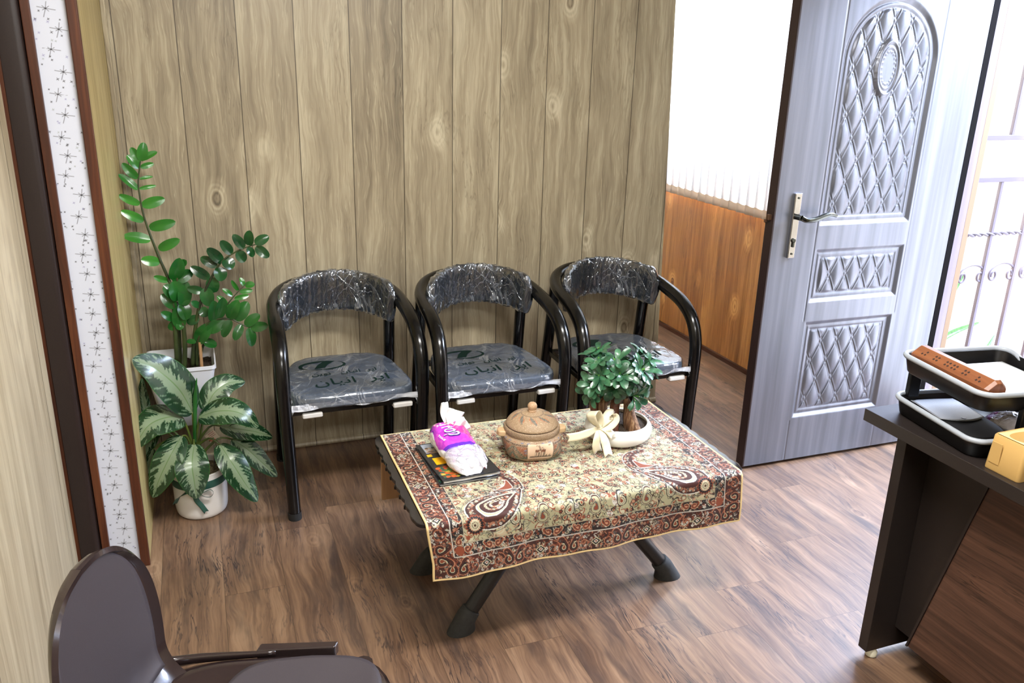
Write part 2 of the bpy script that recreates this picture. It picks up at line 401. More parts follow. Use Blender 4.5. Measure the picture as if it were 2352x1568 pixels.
g.box((2.97, 0.05, 1.3), (0.38, 3.3, 2.6)); g.box((2.97, 2.2, 2.37), (0.38, 1.0, 0.46)); g.box((2.97, 2.88, 1.3), (0.38, 0.36, 2.6))
g.box((2.97, 4.08, 0.435), (0.38, 2.04, 0.87), 1); g.box((2.97, 4.08, 2.45), (0.38, 2.04, 0.3)); g.box((2.97, 5.05, 1.575), (0.38, 0.1, 1.45))
struct('wall_right', g, [M_left, M_wain], smooth=False, label='honey-brown wood wainscot wall below the window blinds')
g = G(); g.box((2.4, 5.15, 1.3), (1.5, 0.1, 2.6)); g.box((1.75, 4.3, 1.3), (0.1, 1.6, 2.6)); struct('wall_alcove', g, M_white, smooth=False)
g = G(); g.box((2.772, 3.9, 0.012), (0.016, 2.35, 0.024)); struct('baseboard_right', g, M_trim, smooth=False, label='thin dark brown strip at the foot of the wainscot')
g = G(); g.tube([(-0.255, 3.396, 0.012), (2.08, 3.396, 0.012)], 0.013, 8, sub=1); struct('baseboard_back', g, M_wall, label='narrow wooden strip at the foot of the panelled wall')
g = G(); g.box((-0.252, 3.392, 1.3), (0.018, 0.018, 2.6)); struct('trim_1', g, M_wall, bevel=0.004, smooth=False, label='narrow corner strip between the two panelled walls')

# window with glass, frame and the sky behind
g = G()
for y0, y1, z0, z1 in ((3.06, 3.12, 0.87, 2.3), (4.94, 5.0, 0.87, 2.3), (3.12, 4.94, 0.87, 0.93), (3.12, 4.94, 2.24, 2.3), (4.0, 4.05, 0.93, 2.24)):
    g.box((3.09, (y0+y1)/2, (z0+z1)/2), (0.05, y1-y0, z1-z0))
w1 = struct('window_1', g, M_white, smooth=False, bevel=0.003, label='wide window behind the white vertical blinds')
n = NT('window_glass'); n.set(color=(1, 1, 1, 1), rough=0.0, trans=1.0, ior=1.0); M_glass = n.m
g = G(); g.box((3.09, 4.03, 1.585), (0.006, 1.84, 1.33)); struct('window_pane', g, M_glass, parent=w1, smooth=False)

# left column: trims, starry panel, dark door frame
def trimbox(name, x0, x1, y0, y1, m, lab, bevel=0.003):
    g = G(); g.box(((x0+x1)/2, (y0+y1)/2, 1.3), (x1-x0, y1-y0, 2.6)); return struct(name, g, m, smooth=True, bevel=bevel, label=lab)
trimbox('trim_2', -0.286, -0.258, 2.640, 2.661, M_trim, 'red-brown wooden strip on the right edge of the starry panel')
trimbox('trim_3', -0.394, -0.371, 2.640, 2.661, M_trim, 'red-brown wooden strip between the starry panel and the dark frame')
trimbox('trim_4', -0.469, -0.456, 2.645, 2.661, M_trim, 'slim orange-brown strip beside the pale panelled wall')
g = G(); g.prism([(-0.456, 2.661), (-0.456, 2.640), (-0.415, 2.636), (-0.404, 2.638), (-0.396, 2.646), (-0.394, 2.661)], 0, 2.6)
struct('trim_5', g, M_dark, label='dark brown rounded door frame profile left of the starry panel')
P = Paint(0.086, 2.0, 0.0012, (0.62, 0.66, 0.77)); rg = random.Random(5)
INK = (0.03, 0.03, 0.04)
z = 0.03; k = 0
while z < 1.98:
    cx = 0.045+rg.uniform(-0.012, 0.012)+(0.004 if k % 2 else -0.006); s = rg.uniform(0.95, 1.1)
    for a, L in ((80, 0.016), (170, 0.020), (-8, 0.021), (-108, 0.021), (35, 0.009), (140, 0.009), (-45, 0.009), (-150, 0.008)):
        a = math.radians(a); P.line([(cx, z), (cx+L*s*math.cos(a), z+L*s*math.sin(a))], 0.0010, INK)
    P.dot(cx, z, 0.0022, INK)
    for _ in range(6):
        x, y = rg.uniform(0, 0.086), z+rg.uniform(0.012, 0.045); r = rg.uniform(0.0018, 0.0036); c = INK if rg.random() < .6 else rg.choice([(0.3, 0.3, 0.5), (0.35, 0.4, 0.42)])
        for a in (0.5, 2.07, 3.64, 5.2): P.line([(x, y), (x+r*math.cos(a), y+r*math.sin(a))], 0.001, c)
        P.dot(x, y, 0.0011, c)
    z += rg.uniform(0.05, 0.062); k += 1
M_star = vcol('starry_white_panel', 0.3)
g = G(); nx, nz = 70, 1650
g.grid(lambda u, v: (-0.372+0.087*u, 2.654, 2.0*v), nx, nz, col=lambda u, v: P.at(u*0.086, v*2.0))
g.box((-0.3285, 2.654, 2.3), (0.087, 0.002, 0.6)); g.box((-0.3285, 2.6585, 1.3), (0.087, 0.004, 2.6))
g.c += [(0.62, 0.66, 0.77, 1)]*16
struct('trim_6', g, M_star, smooth=False, label='white panel printed with small dark stars')

# vertical blinds: each slat is a part of the blinds
n = NT('blind_cloth'); n.set(color=srgb(240, 240, 236), rough=0.8)
tr = n.n('ShaderNodeBsdfTranslucent'); tr.inputs['Color'].default_value = (0.82, 0.84, 0.86, 1)
mx = n.n('ShaderNodeMixShader'); mx.inputs[0].default_value = 0.62
n.t.links.new(n.b.outputs[0], mx.inputs[1]); n.t.links.new(tr.outputs[0], mx.inputs[2]); n.t.links.new(mx.outputs[0], n.out.inputs[0])
M_blind = n.m
M_weight = plain('blind_weight', (196, 170, 146), 0.6)
bl = thing('vertical_blinds', 'white vertical blinds glowing with daylight above the honey-brown wainscot', 'blinds', (2.745, 4.0, 2.3))
g = G(); g.box((0, -0.03, -0.02), (0.04, 2.1, 0.04)); obj('head_rail', g, M_white, bl, bevel=0.004)
for i in range(27):
    yy = -1.02+i*0.0765; g = G(); lean = 0.010
    for s_ in (0,):
        pts = [(-0.006+lean, yy-0.046), (-0.002+lean*.4, yy-0.02), (-0.001, yy), (-0.003-lean*.4, yy+0.02), (-0.006-lean, yy+0.046)]
        nn = len(pts)
        vs_ = [(p[0], p[1], -1.385) for p in pts]+[(p[0], p[1], -0.04) for p in pts]
        g.add(vs_, [(j, j+1, nn+j+1, nn+j) for j in range(nn-1)])
    s_ = obj('slat', g, M_blind, bl, solid=0.0008)
    g = G(); g.grid(lambda u, v: (-0.009+lean*(1-2*u)+0.003*math.sin(PI*u), yy-0.044+0.088*u, -1.425+0.046*v+0.004*math.cos(u*6)*v), 6, 2)
    obj('weight', g, M_weight, s_, solid=0.003)

# ceiling fittings that carry the two lamps
for i, (x, y) in enumerate(((0.75, 1.2), (0.6, -0.9))):
    t = thing('ceiling_light', ('long white ceiling light above the table side of the room', 'long white ceiling light behind the viewer')[i], 'ceiling light', (x, y, 2.6))
    g = G(); g.box((0, 0, -0.02), (1.26, 0.34, 0.04)); obj('housing', g, M_white, t, bevel=0.01)

# outside: path, wall, plants are in view through the doorway
g = G(); g.box((5.6, 2.5, -0.08), (4.9, 8, 0.1)); struct('ground_outside', g, M_pave, smooth=False, label='pale sunlit paving outside the door')
g = G(); g.box((6.1, 3.2, 1.2), (0.2, 8, 2.5)); g.box((4.7, 6.6, 1.2), (3.0, 0.2, 2.5)); struct('wall_outside', g, M_outwall.m, smooth=False, label='pale brick garden wall seen through the gate')

# door frame beyond the hinge
M_jamb = speck('lilac_white_frame', (104, 96, 114), 0.4, scale=200, amt=0.03)
M_tan = plain('tan_strip', (124, 102, 80), 0.6)
g = G(); g.box((2.996, 2.66, 1.06), (0.031, 0.07, 2.12)); struct('door_2', g, plain('gap_shade_black', (9, 7, 8), 0.9, spec=0.1), smooth=False, label='black strip painted as the shade in the hinge-side gap of the door')  # near-black box stands in for the shade inside the open hinge gap
g = G(); g.prism([(3.014, 2.70), (3.014, 2.652), (3.02, 2.646), (3.06, 2.654), (3.092, 2.657), (3.10, 2.664), (3.10, 2.70)], 0, 2.12)
g.prism([(3.012, 1.66), (3.012, 1.70), (3.02, 1.705), (3.09, 1.705), (3.10, 1.70), (3.10, 1.66)], 0, 2.12); g.box((3.056, 2.18, 2.12), (0.088, 1.04, 0.05))
struct('door_3', g, M_jamb, label='lilac-white door frame right of the open door')
g = G(); g.box((3.118, 2.685, 1.06), (0.034, 0.04, 2.12)); struct('trim_7', g, M_tan, smooth=False, bevel=0.003, label='tan strip between the door frame and the gate')
g = G(); g.box((3.03, 2.18, -0.0), (0.12, 0.94, 0.03)); struct('trim_8', g, M_jamb, smooth=False, bevel=0.004, label='threshold of the doorway')

# ------------------------------------------------------------------ the steel door leaf, opened into the room
n = NT('embossed_steel'); f = n.noise(n.coord(), 900, 2); o = n.sep()
st = n.noise(n.comb(n.M('MULTIPLY', o[0], 30.0), 0.0, n.M('MULTIPLY', o[2], 1.2)), 1.0, 4)
n.set(color=n.ramp(st, [(0.3, srgb(104, 108, 118)), (0.7, srgb(130, 134, 147))]), rough=0.33, spec=0.6, metal=0.65, coat=0.3, coatr=0.3)
n.bump(f, 0.35, 0.0008); M_steel = n.m
M_leafedge = speck('door_edge_brown', (44, 30, 30), 0.45, scale=120)
M_chrome = plain('chrome', (200, 200, 204), 0.12, metal=1.0)
M_lever = plain('dark_chrome', (96, 100, 98), 0.16, metal=1.0)
M_bolt = plain('rusty_bolt', (104, 78, 60), 0.5, metal=0.6)
DX, DY = 2.06, 2.62
dr = thing('door', 'grey-brown embossed steel door standing open into the room', 'door', (2.985, DY+0.022, 0))
def arch(x, z):
    R = 0.2265; cx = 2.5085
    return min(R-math.hypot(x-cx, z-1.655), 9) if z > 1.655 else min(x-2.282, 2.735-x, z-1.035)
def rec(x, z, a, b, c, d): return min(x-a, b-x, z-c, d-z)
def quilt(x, z, x0, z0):
    a = (x-x0)/0.082+(z-z0)/0.17; b = (x-x0)/0.082-(z-z0)/0.17
    fa = abs(a-round(a)); fb = abs(b-round(b))                     # 0 on a seam, 0.5 in the middle
    h = 0.0085*(math.sin(PI*fa)**0.7)*(math.sin(PI*fb)**0.7)
    K = 0.0742
    da, db = fa*K, fb*K
    for d1, e in ((da, fb), (db, fa)):
        if e > 0.14: h += 0.0030*math.exp(-((d1-0.0036)/0.0022)**2)-0.002*math.exp(-(d1/0.0018)**2)
    r = math.hypot(da, db)
    h += 0.0045*math.exp(-(r/0.0045)**2)
    return h
def panelh(d, x, z, x0, z0, w=0.036):
    if d < 0: return None
    if d < 0.016: return -0.012*(d/0.016)
    if d < w: t = (d-0.016)/(w-0.016); return -0.012+0.003*math.sin(PI*t)
    return -0.0125+quilt(x, z, x0, z0)*min(1, (d-w)/0.012)
def doorh(x, z):
    h = panelh(arch(x, z), x, z, 2.505, 1.118)
    if h is not None:
        ex, ez = (x-2.502)/0.05, (z-1.63)/0.096; e = math.hypot(ex, ez)
        if e < 1.12:
            h = -0.004
            for c0, w0, a0 in ((1.0, 0.07, 0.006), (0.78, 0.05, 0.003)): h += a0*math.exp(-((e-c0)/w0)**2)
            an = math.atan2(ez, ex); k = round(an/(2*PI/20))*(2*PI/20)
            h += 0.003*math.exp(-(math.hypot((ex-0.62*math.cos(k))*0.05, (ez-0.62*math.sin(k))*0.096)/0.003)**2)
        return h
    h = panelh(rec(x, z, 2.283, 2.735, 0.718, 0.940), x, z, 2.372, 0.83)
    if h is not None: return h
    h = panelh(rec(x, z, 2.283, 2.735, 0.210, 0.637), x, z, 2.382, 0.545)
    if h is not None: return h
    h = 0.0
    for xx in (2.272, 2.745):
        if z < 0.2 or z > 0.64: h -= 0.0022*math.exp(-((x-xx)/0.0022)**2)
    return h
g = G(); DW, DHt = 0.912, 2.06; nx, nz = 304, 686
g.grid(lambda u, v: (DX+DW*u, DY-doorh(DX+DW*u, 0.015+DHt*v), 0.015+DHt*v), nx, nz, 0)
lift(g, dr.location); obj('front_skin', g, M_steel, dr, angle=180, label='embossed grey skin with diamond-quilted panels')
g = G(); g.box((DX+DW/2, DY+0.0315, 0.015+DHt/2), (DW, 0.035, DHt)); lift(g, dr.location); obj('leaf', g, M_leafedge, dr, smooth=False, bevel=0.003, label='dark brown door edge and back')
g = G(); g.box((DX+0.002, DY+0.008, 0.015+DHt/2), (0.006, 0.02, DHt)); lift(g, dr.location); obj('edge_strip', g, M_leafedge, dr, smooth=False)
# lock plate, lever, key cylinder, edge bolts
hp = [(2.140, 0.914), (2.172, 0.914), (2.172, 1.168), (2.140, 1.168)]
g = G(); g.prism(hp, DY-0.012, DY+0.001, ax=1); lift(g, dr.location); pl = obj('lock_plate', g, M_chrome, dr, bevel=0.003, label='narrow chrome lock plate')
g = G(); g.tube([(2.156, DY-0.012, 1.078), (2.156, DY-0.045, 1.078)], 0.011, 16, sub=1)
g.tube([(2.156, DY-0.045, 1.078), (2.175, DY-0.052, 1.07), (2.215, DY-0.052, 1.072), (2.26, DY-0.05, 1.084), (2.29, DY-0.05, 1.088), (2.318, DY-0.048, 1.081)], [0.010, 0.010, 0.011, 0.011, 0.009, 0.006], 14, sub=6, flat=0.7)
lift(g, dr.location); obj('door_handle', g, M_lever, pl, label='curved dark chrome lever')
g = G(); g.tube([(2.156, DY-0.018, 0.985), (2.156, DY-0.010, 0.985)], 0.0085, 16, sub=1); g.box((2.156, DY-0.014, 0.970), (0.008, 0.008, 0.022)); lift(g, dr.location); obj('key_cylinder', g, M_lever, pl, bevel=0.001)
for zz in (0.932, 1.150):
    g = G(); g.tube([(2.156, DY-0.015, zz), (2.156, DY-0.011, zz)], 0.004, 10, sub=1); lift(g, dr.location); obj('screw', g, M_lever, pl)
g = G(); g.box((DX-0.006, DY+0.02, 1.075), (0.018, 0.016, 0.022)); g.box((DX-0.014, DY+0.03, 1.06), (0.012, 0.008, 0.012)); lift(g, dr.location); obj('latch_bolt', g, M_bolt, dr, bevel=0.002, label='small rusty latch bolt on the door edge')

# ------------------------------------------------------------------ wrought-iron gate beyond the doorway
M_iron = plain('lilac_grey_iron', (92, 86, 100), 0.5)
GX = 3.15; gt = thing('iron_gate', 'grey wrought-iron gate with scrolls outside the open door', 'gate', (GX, 2.72, 0))
g = G()
for x in (0.012, 0.975): g.box((x, 0, 1.05), (0.024, 0.026, 2.04))
for z in (0.06, 1.18, 1.36, 2.06): g.box((0.49, 0, z), (0.96, 0.022, 0.022))
obj('gate_frame', g, M_iron, gt, smooth=False, bevel=0.002)
for x in (0.185, 0.378, 0.571, 0.764):
    g = G(); g.box((x, 0, 0.615), (0.016, 0.016, 1.11)); g.box((x, 0, 1.71), (0.016, 0.016, 0.68)); obj('bar', g, M_iron, gt, smooth=False, bevel=0.002)
g = G()
for k in range(2):
    pts = [(0.02+i*0.0119, 0.006*math.cos(i*0.9+k*PI), 0.935+0.006*math.sin(i*0.9+k*PI)) for i in range(80)]
    g.tube(pts, 0.006, 6, sub=1)
obj('twisted_rail', g, M_iron, gt)
for i in range(5):
    x0 = 0.02+0.193*i-0.006 if i else 0.02; cx = x0+0.098; g = G(); pts = []
    for k in range(11):     # outer arch
        a = PI-PI*k/10; pts.append((cx+0.078*math.cos(a), 0, 0.745+0.05*math.sin(a)))
    l = [(cx-0.078+0.024-0.024*math.cos(t)*(1-t/11), 0, 0.745-0.03*math.sin(t)*(1-t/12)-t*0.0012) for t in [q*0.55 for q in range(13)]]
    r = [(2*cx-p[0], 0, p[2]) for p in l]
    g.tube(l[::-1]+pts[1:-1]+r, 0.0055, 7, sub=2); obj('scroll', g, M_iron, gt)
# ------------------------------------------------------------------ black tube armchairs in clear wrapping
M_tube = plain('glossy_black_tube', (7, 7, 8), 0.2, spec=0.45)
M_vinyl = speck('dark_grey_vinyl', (26, 28, 34), 0.4, scale=400, amt=0.1)
M_rubber = speck('black_rubber', (24, 24, 24), 0.7, scale=200)
M_foam = plain('white_foam', (206, 204, 200), 0.8)
M_print = plain('dark_green_print', (4, 34, 28), 0.6, spec=0.2)
def film(name, haze, sc=26.0, bs=0.9, rough=0.1, lines=0.35, fr=1.5, tint=(0.42, 0.55, 0.80, 1)):
    """crinkled clear plastic: a clear layer, a faint milky layer, whitish creases that double as painted highlights, and glossy wrinkles"""
    n = NT(name); o = n.sep(); x, y, z = o[0], o[1], o[2]
    v = n.M('ADD', z, n.M('MULTIPLY', y, -0.9))
    wob = n.noise(n.coord(), 7, 2)
    def crease(a, b, sc, st, wd):
        u_ = n.M('ADD', n.M('MULTIPLY', x, a), n.M('MULTIPLY', v, b)); w_ = n.M('ADD', n.M('MULTIPLY', x, -b), n.M('MULTIPLY', v, a))
        q = n.noise(n.comb(n.M('ADD', n.M('MULTIPLY', u_, sc), n.M('MULTIPLY', wob, 1.5)), n.M('MULTIPLY', w_, sc*st), 0.0), 1.0, 2, 0.5)
        m = n.noise(n.comb(n.M('MULTIPLY', u_, 9.0), n.M('MULTIPLY', w_, 9.0), sc), 1.0, 1)
        return n.M('MULTIPLY', n.mapr(n.M('ABSOLUTE', n.M('SUBTRACT', q, 0.5)), 0.0, wd, 1.0, 0.0), n.mapr(m, 0.47, 0.66))
    c1 = crease(0.96, 0.28, 26, 0.16, 0.022); c2 = crease(0.55, 0.83, 20, 0.13, 0.018); c3 = crease(0.85, -0.5, 34, 0.2, 0.02)
    cr = n.M('MAXIMUM', c1, n.M('MAXIMUM', c2, c3))
    w = n.noise(n.comb(n.M('MULTIPLY', x, sc), n.M('MULTIPLY', y, sc*0.6), n.M('MULTIPLY', z, sc*0.45)), 1.0, 3, 0.5, 1.5)
    h = n.M('ADD', w, n.M('MULTIPLY', cr, 0.5))
    gl = n.n('ShaderNodeBsdfGlossy'); gl.inputs['Color'].default_value = (0.93, 0.96, 1, 1); gl.inputs['Roughness'].default_value = rough
    b = n.n('ShaderNodeBump'); b.inputs['Strength'].default_value = bs; b.inputs['Distance'].default_value = 0.012; n.put(b.inputs['Height'], h)
    n.t.links.new(b.outputs[0], gl.inputs['Normal'])
    df = n.n('ShaderNodeBsdfDiffuse'); n.put(df.inputs['Color'], n.mix(cr, tint, (0.9, 0.93, 0.97, 1)))  # near-white crease lines also paint in the highlights of the folds
    tp = n.n('ShaderNodeBsdfTransparent')
    f = n.n('ShaderNodeFresnel'); f.inputs['IOR'].default_value = 1.5; n.t.links.new(b.outputs[0], f.inputs['Normal'])
    gf = n.M('ADD', n.M('MULTIPLY', f.outputs[0], fr), 0.055, clamp=True)
    m1 = n.n('ShaderNodeMixShader'); n.put(m1.inputs[0], n.M('MULTIPLY_ADD', cr, lines, haze, clamp=True))
    n.t.links.new(tp.outputs[0], m1.inputs[1]); n.t.links.new(df.outputs[0], m1.inputs[2])
    m2 = n.n('ShaderNodeMixShader'); n.put(m2.inputs[0], gf); n.t.links.new(m1.outputs[0], m2.inputs[1]); n.t.links.new(gl.outputs[0], m2.inputs[2])
    n.t.links.new(m2.outputs[0], n.out.inputs[0]); return n.m
M_film_seat = film('clear_film_on_seat', 0.20, tint=(0.36, 0.45, 0.60, 1), sc=12.0, bs=0.35, rough=0.12, lines=0.14)
M_film_back = film('clear_film_on_backrest', 0.02, sc=20.0, bs=1.0, rough=0.07, lines=0.28, fr=2.4)
M_film_edge = film('gathered_film_edge', 0.45, tint=(0.75, 0.78, 0.84, 1), sc=60.0, bs=1.0, rough=0.1, lines=0.5)
HW = 0.238
def armpath():
    # from the left front foot up, back along the arm, round behind the backrest to the right front foot
    L = [(-HW+0.0, 0.0, 0.0), (-HW-0.006, 0.0, 0.25), (-HW-0.012, 0.0, 0.48), (-HW-0.012, 0.012, 0.575), (-HW-0.010, 0.052, 0.645), (-HW-0.008, 0.13, 0.690),
         (-HW-0.004, 0.24, 0.715), (-HW+0.006, 0.34, 0.732), (-0.196, 0.425, 0.750), (-0.135, 0.475, 0.764), (-0.065, 0.495, 0.770)]
    return L+[(0, 0.50, 0.772)]+[(-x, y, z) for x, y, z in L[::-1]]
def pad_fn(out, hh):
    def f(u, v):   # u around the arc, v around the section
        a = (u-0.5)*2.0; th = a*1.02
        x = 0.218*math.sin(th)/math.sin(1.02)*0.985; y = 0.452-0.225*(1-math.cos(th))/(1-math.cos(1.02))*0.80
        nx, ny = math.sin(th), math.cos(th)
        z0 = 0.738-0.030*a*a
        end = min(1, (1-abs(a))/0.10+0.15); end = math.sin(min(1, end)*PI/2)
        ph = 2*PI*v; c, s = math.cos(ph), math.sin(ph)
        t = (0.019+out)*(abs(c)**0.7)*(1 if c > 0 else -1); h = (hh*(0.80+0.2*end)+out)*(abs(s)**0.6)*(1 if s > 0 else -1)
        wr = out*0.5*(math.sin(u*61+v*9)+math.sin(u*143+2+v*17)*0.7) if out else 0
        return (x+nx*(t*end+wr), y+ny*(t*end+wr)-0.004*c, z0+h*end+0.6*wr)
    return f
def seat_sec(u, v, o=0.0, crink=0.0):
    """rounded trapezoid seat: u round the outline, v from bottom centre over the side to the top centre"""
    ph = 2*PI*u; c, s = math.cos(ph), math.sin(ph); p = 5.0
    r = 1/((abs(c)**p+abs(s)**p)**(1/p)); X, Y = c*r, s*r
    prof = [(0.0, 0.0), (0.6, 0.0), (0.95, 0.0), (1.0, 0.15), (1.0, 0.6), (0.99, 0.86), (0.965, 0.975), (0.9, 1.0), (0.4, 1.01), (0.0, 1.01)]
    t = v*(len(prof)-1); i = min(int(t), len(prof)-2); f = t-i
    k = prof[i][0]+(prof[i+1][0]-prof[i][0])*f; z = prof[i][1]+(prof[i+1][1]-prof[i][1])*f
    yy = 0.205+0.215*Y*k; w = 0.235-0.042*(Y+1)/2-0.03*max(0, Y)**4
    q = crink*(mnoise.noise(Vector((X*k*7, Y*k*9, z*3)))*1.0+mnoise.noise(Vector((X*k*30, Y*k*18, z*5+9)))*0.4)
    rad = 1+o/0.23
    return (X*k*w*rad, 0.205+(yy-0.205)*rad+(-0.004*crink/0.003 if Y < -0.9 else 0), 0.427-o*0.4+(0.044+o*1.6)*z+q)
def farsi(g, s, size, x, y, z, stroke=False):
    vs, fs = txt(s, size, 0.0002); g.add([(a+x, b+y, c+z) for a, b, c in vs], fs)
def make_chair():
    t = thing('armchair', '', 'chair', (0, 0, 0))
    g = G(); P = armpath(); g.tube(P, [0.0225, 0.024, 0.0262, 0.0272, 0.0272, 0.0272, 0.026, 0.026, 0.026, 0.0272, 0.0272, 0.0272, 0.0262, 0.024, 0.0225], 18, sub=5); obj('arm_frame', g, M_tube, t)
    for s in (-1, 1):
        g = G(); g.tube([(s*0.226, 0.50, 0.0), (s*0.224, 0.445, 0.36), (s*0.218, 0.385, 0.735)], 0.0235, 14, sub=4); lg = obj('rear_leg', g, M_tube, t)
        g = G(); g.tube([(s*0.226, 0.502, 0.0), (s*0.226, 0.498, 0.03)], 0.0255, 14, sub=1); obj('foot_cap', g, M_rubber, lg)
        g = G(); g.tube([(s*HW, 0.0, 0.0), (s*(HW+0.001), 0.0, 0.028)], 0.0245, 16, sub=1); obj('foot_cap', g, M_rubber, t)
    g = G()
    g.box((0, 0.018, 0.414), (0.46, 0.022, 0.022)); g.box((0, 0.41, 0.414), (0.43, 0.022, 0.022))
    for s in (-1, 1): g.box((s*0.219, 0.21, 0.414), (0.02, 0.40, 0.022))
    obj('seat_frame', g, M_tube, t, bevel=0.003)
    g = G(); g.grid(lambda u, v: seat_sec(u, v), 72, 27); st = obj('seat', g, M_vinyl, t, angle=180)
    g = G(); g.grid(lambda u, v: seat_sec(u, 0.14+0.86*v, 0.004, 0.0026), 110, 40); w = obj('plastic_wrap', g, M_film_seat, st, angle=180, label='clear crinkled plastic over the seat')
    g = G(); ff = lambda x, k: 0.0022*math.sin(x*70+k*3)+0.002*mnoise.noise(Vector((x*40, k*2, 3)))
    def skirt(u, v):
        x = -0.228+0.456*u; p = 0.004*mnoise.noise(Vector((x*25, 1, 1)))
        return (x, -0.0105-0.004*v+ff(x, v), 0.452-0.026*v*(0.55+0.45*math.sin(x*13+1)**2)+p*v)
    g.grid(skirt, 120, 8)
    for s in (-1, 1):
        g.grid(lambda u, v: (s*(0.222+0.014*u+0.004*math.sin(v*9)), -0.010+0.03*u+0.004*math.sin(v*14+u*5), 0.466-0.060*v+0.006*math.sin(u*7)), 10, 16)
    obj('gathered_edge', g, M_film_edge, w, angle=180, label='gathered whitish film along the front of the seat')
    NUN_I, YEH_I, YEH_M, ALEF, ALEF_F, REH_F, NUN_S, NUN_F, WAW_F = '\ufee7', '\ufbfe', '\ufbff', '\ufe8d', '\ufe8e', '\ufeae', '\ufee5', '\ufee6', '\ufeee'
    big = NUN_S+ALEF_F+YEH_M+NUN_I+ALEF+'  '+REH_F+YEH_I+ALEF; PZ = 0.4775
    g = G(); farsi(g, big, 0.085, 0.012, 0.115, PZ); obj('large_lettering', g, M_print, w, smooth=False, label='dark green Persian word')
    g = G(); farsi(g, NUN_F+YEH_I+WAW_F+NUN_I+'   '+big, 0.042, -0.002, 0.205, PZ); obj('small_lettering', g, M_print, w, smooth=False, label='small dark green Persian line')
    g = G()
    for a0, a1, R, wd in ((0.9, 3.9, 1.0, 0.0075), (-2.2, 0.7, 1.0, 0.005)):
        pts = [(-0.070+0.085*math.cos(a0+(a1-a0)*i/18)*R, 0.300+0.045*math.sin(a0+(a1-a0)*i/18)*R) for i in range(19)]
        vs_ = []
        for i, (x, y) in enumerate(pts):
            k = math.sin(PI*i/18)*wd+0.001; dx, dy = x+0.070, y-0.300; L = math.hypot(dx, dy)
            vs_ += [(x-dx/L*k, y-dy/L*k, PZ), (x+dx/L*k, y+dy/L*k, PZ)]
        g.add(vs_, [(2*i, 2*i+1, 2*i+3, 2*i+2) for i in range(18)])
    c = [(-0.105, 0.268), (-0.065, 0.272), (-0.048, 0.306), (-0.020, 0.336), (-0.065, 0.338), (-0.088, 0.308)]
    g.add([(x, y, PZ+0.0002) for x, y in c], [tuple(range(6))])
    obj('emblem', g, M_print, w, smooth=False, label='dark green oval emblem')
    for x, wd in ((-0.155, 0.072), (0.175, 0.074)):
        g = G(); g.box((x, 0.012, 0.402), (wd, 0.034, 0.020), rz=0.03); obj('foam_pad', g, M_foam, t, bevel=0.006, label='small white foam pad')
    g = G(); g.grid(pad_fn(0.0, 0.079), 60, 24); b = obj('backrest', g, M_vinyl, t, angle=180)
    g = G(); g.grid(pad_fn(0.0035, 0.080), 220, 40); obj('plastic_wrap', g, M_film_back, b, angle=180, label='clear crinkled plastic over the backrest')
    return t
def copytree(o, parent=None):
    c = o.copy(); COL.objects.link(c); c.parent = parent
    for ch in [q for q in bpy.data.objects if q.parent == o]: copytree(ch, c)
    return c
ch = make_chair()
SP = [(0.468, 2.80, 0.01, 'black tube armchair with plastic-wrapped seat, nearest the potted plants'),
      (1.030, 2.765, 0.012, 'black tube armchair with plastic-wrapped seat, middle of the row of three'),
      (1.602, 2.745, -0.005, 'black tube armchair with plastic-wrapped seat, nearest the steel door')]
kids = [q for q in bpy.data.objects if q.parent == ch]
for i, (x, y, a, lab) in enumerate(SP):
    c = ch if i == 0 else copytree(ch)
    c.location = (x, y, 0); c.rotation_euler = (0, 0, a); tag(c, lab, 'chair', 'armchairs in a row along the panelled wall')

# ------------------------------------------------------------------ low table
TX0, TX1, TY0, TY1, TZ = 0.466, 1.502, 1.888, 2.468, 0.446
M_glasstop = NT('dark_glass'); M_glasstop.set(color=srgb(34, 30, 29), rough=0.08, spec=0.55); M_glasstop = M_glasstop.m
M_leg = speck('textured_black_metal', (26, 24, 23), 0.33, scale=700, amt=0.3, bump=0.3)
M_boot = speck('grey_rubber_boot', (44, 44, 42), 0.75, scale=90)
M_panel = wood('tan_board', 0, 2, 0.4, [(0, srgb(150, 112, 76)), (1, srgb(186, 148, 108))], off=1.0, rough=0.5, knots=0.1)
tb = thing('coffee_table', 'low table with dark glossy top and slanting black legs under the paisley cloth', 'table', (0.984, 2.178, 0))
def topoutline():
    r = 0.03; pts = []
    cor = [(TX1-r, TY1-r, 0), (TX0+r, TY1-r, 90), (TX0+r, TY0+r, 180), (TX1-r, TY0+r, 270)]
    for k, (cx, cy, a0) in enumerate(cor):
        for i in range(7): a = math.radians(a0+15*i); pts.append((cx+r*math.cos(a), cy+r*math.sin(a)))
        if k in (1, 3):      # scalloped short sides
            n = 9*8; y0, y1 = (TY1-r, TY0+r) if k == 1 else (TY0+r, TY1-r); x = TX0 if k == 1 else TX1; sg = -1 if k == 1 else 1
            for i in range(1, n): t = i/n; pts.append((x+sg*(0.0045*abs(math.sin(PI*9*t))), y0+(y1-y0)*t))
    return pts
g = G(); g.prism(topoutline(), TZ-0.012, TZ); lift(g, tb.location); obj('table_top', g, M_glasstop, tb, bevel=0.002, seg=2, angle=30)
FEET = [(0.628, 1.995), (1.352, 2.045), (0.600, 2.33), (1.345, 2.40)]
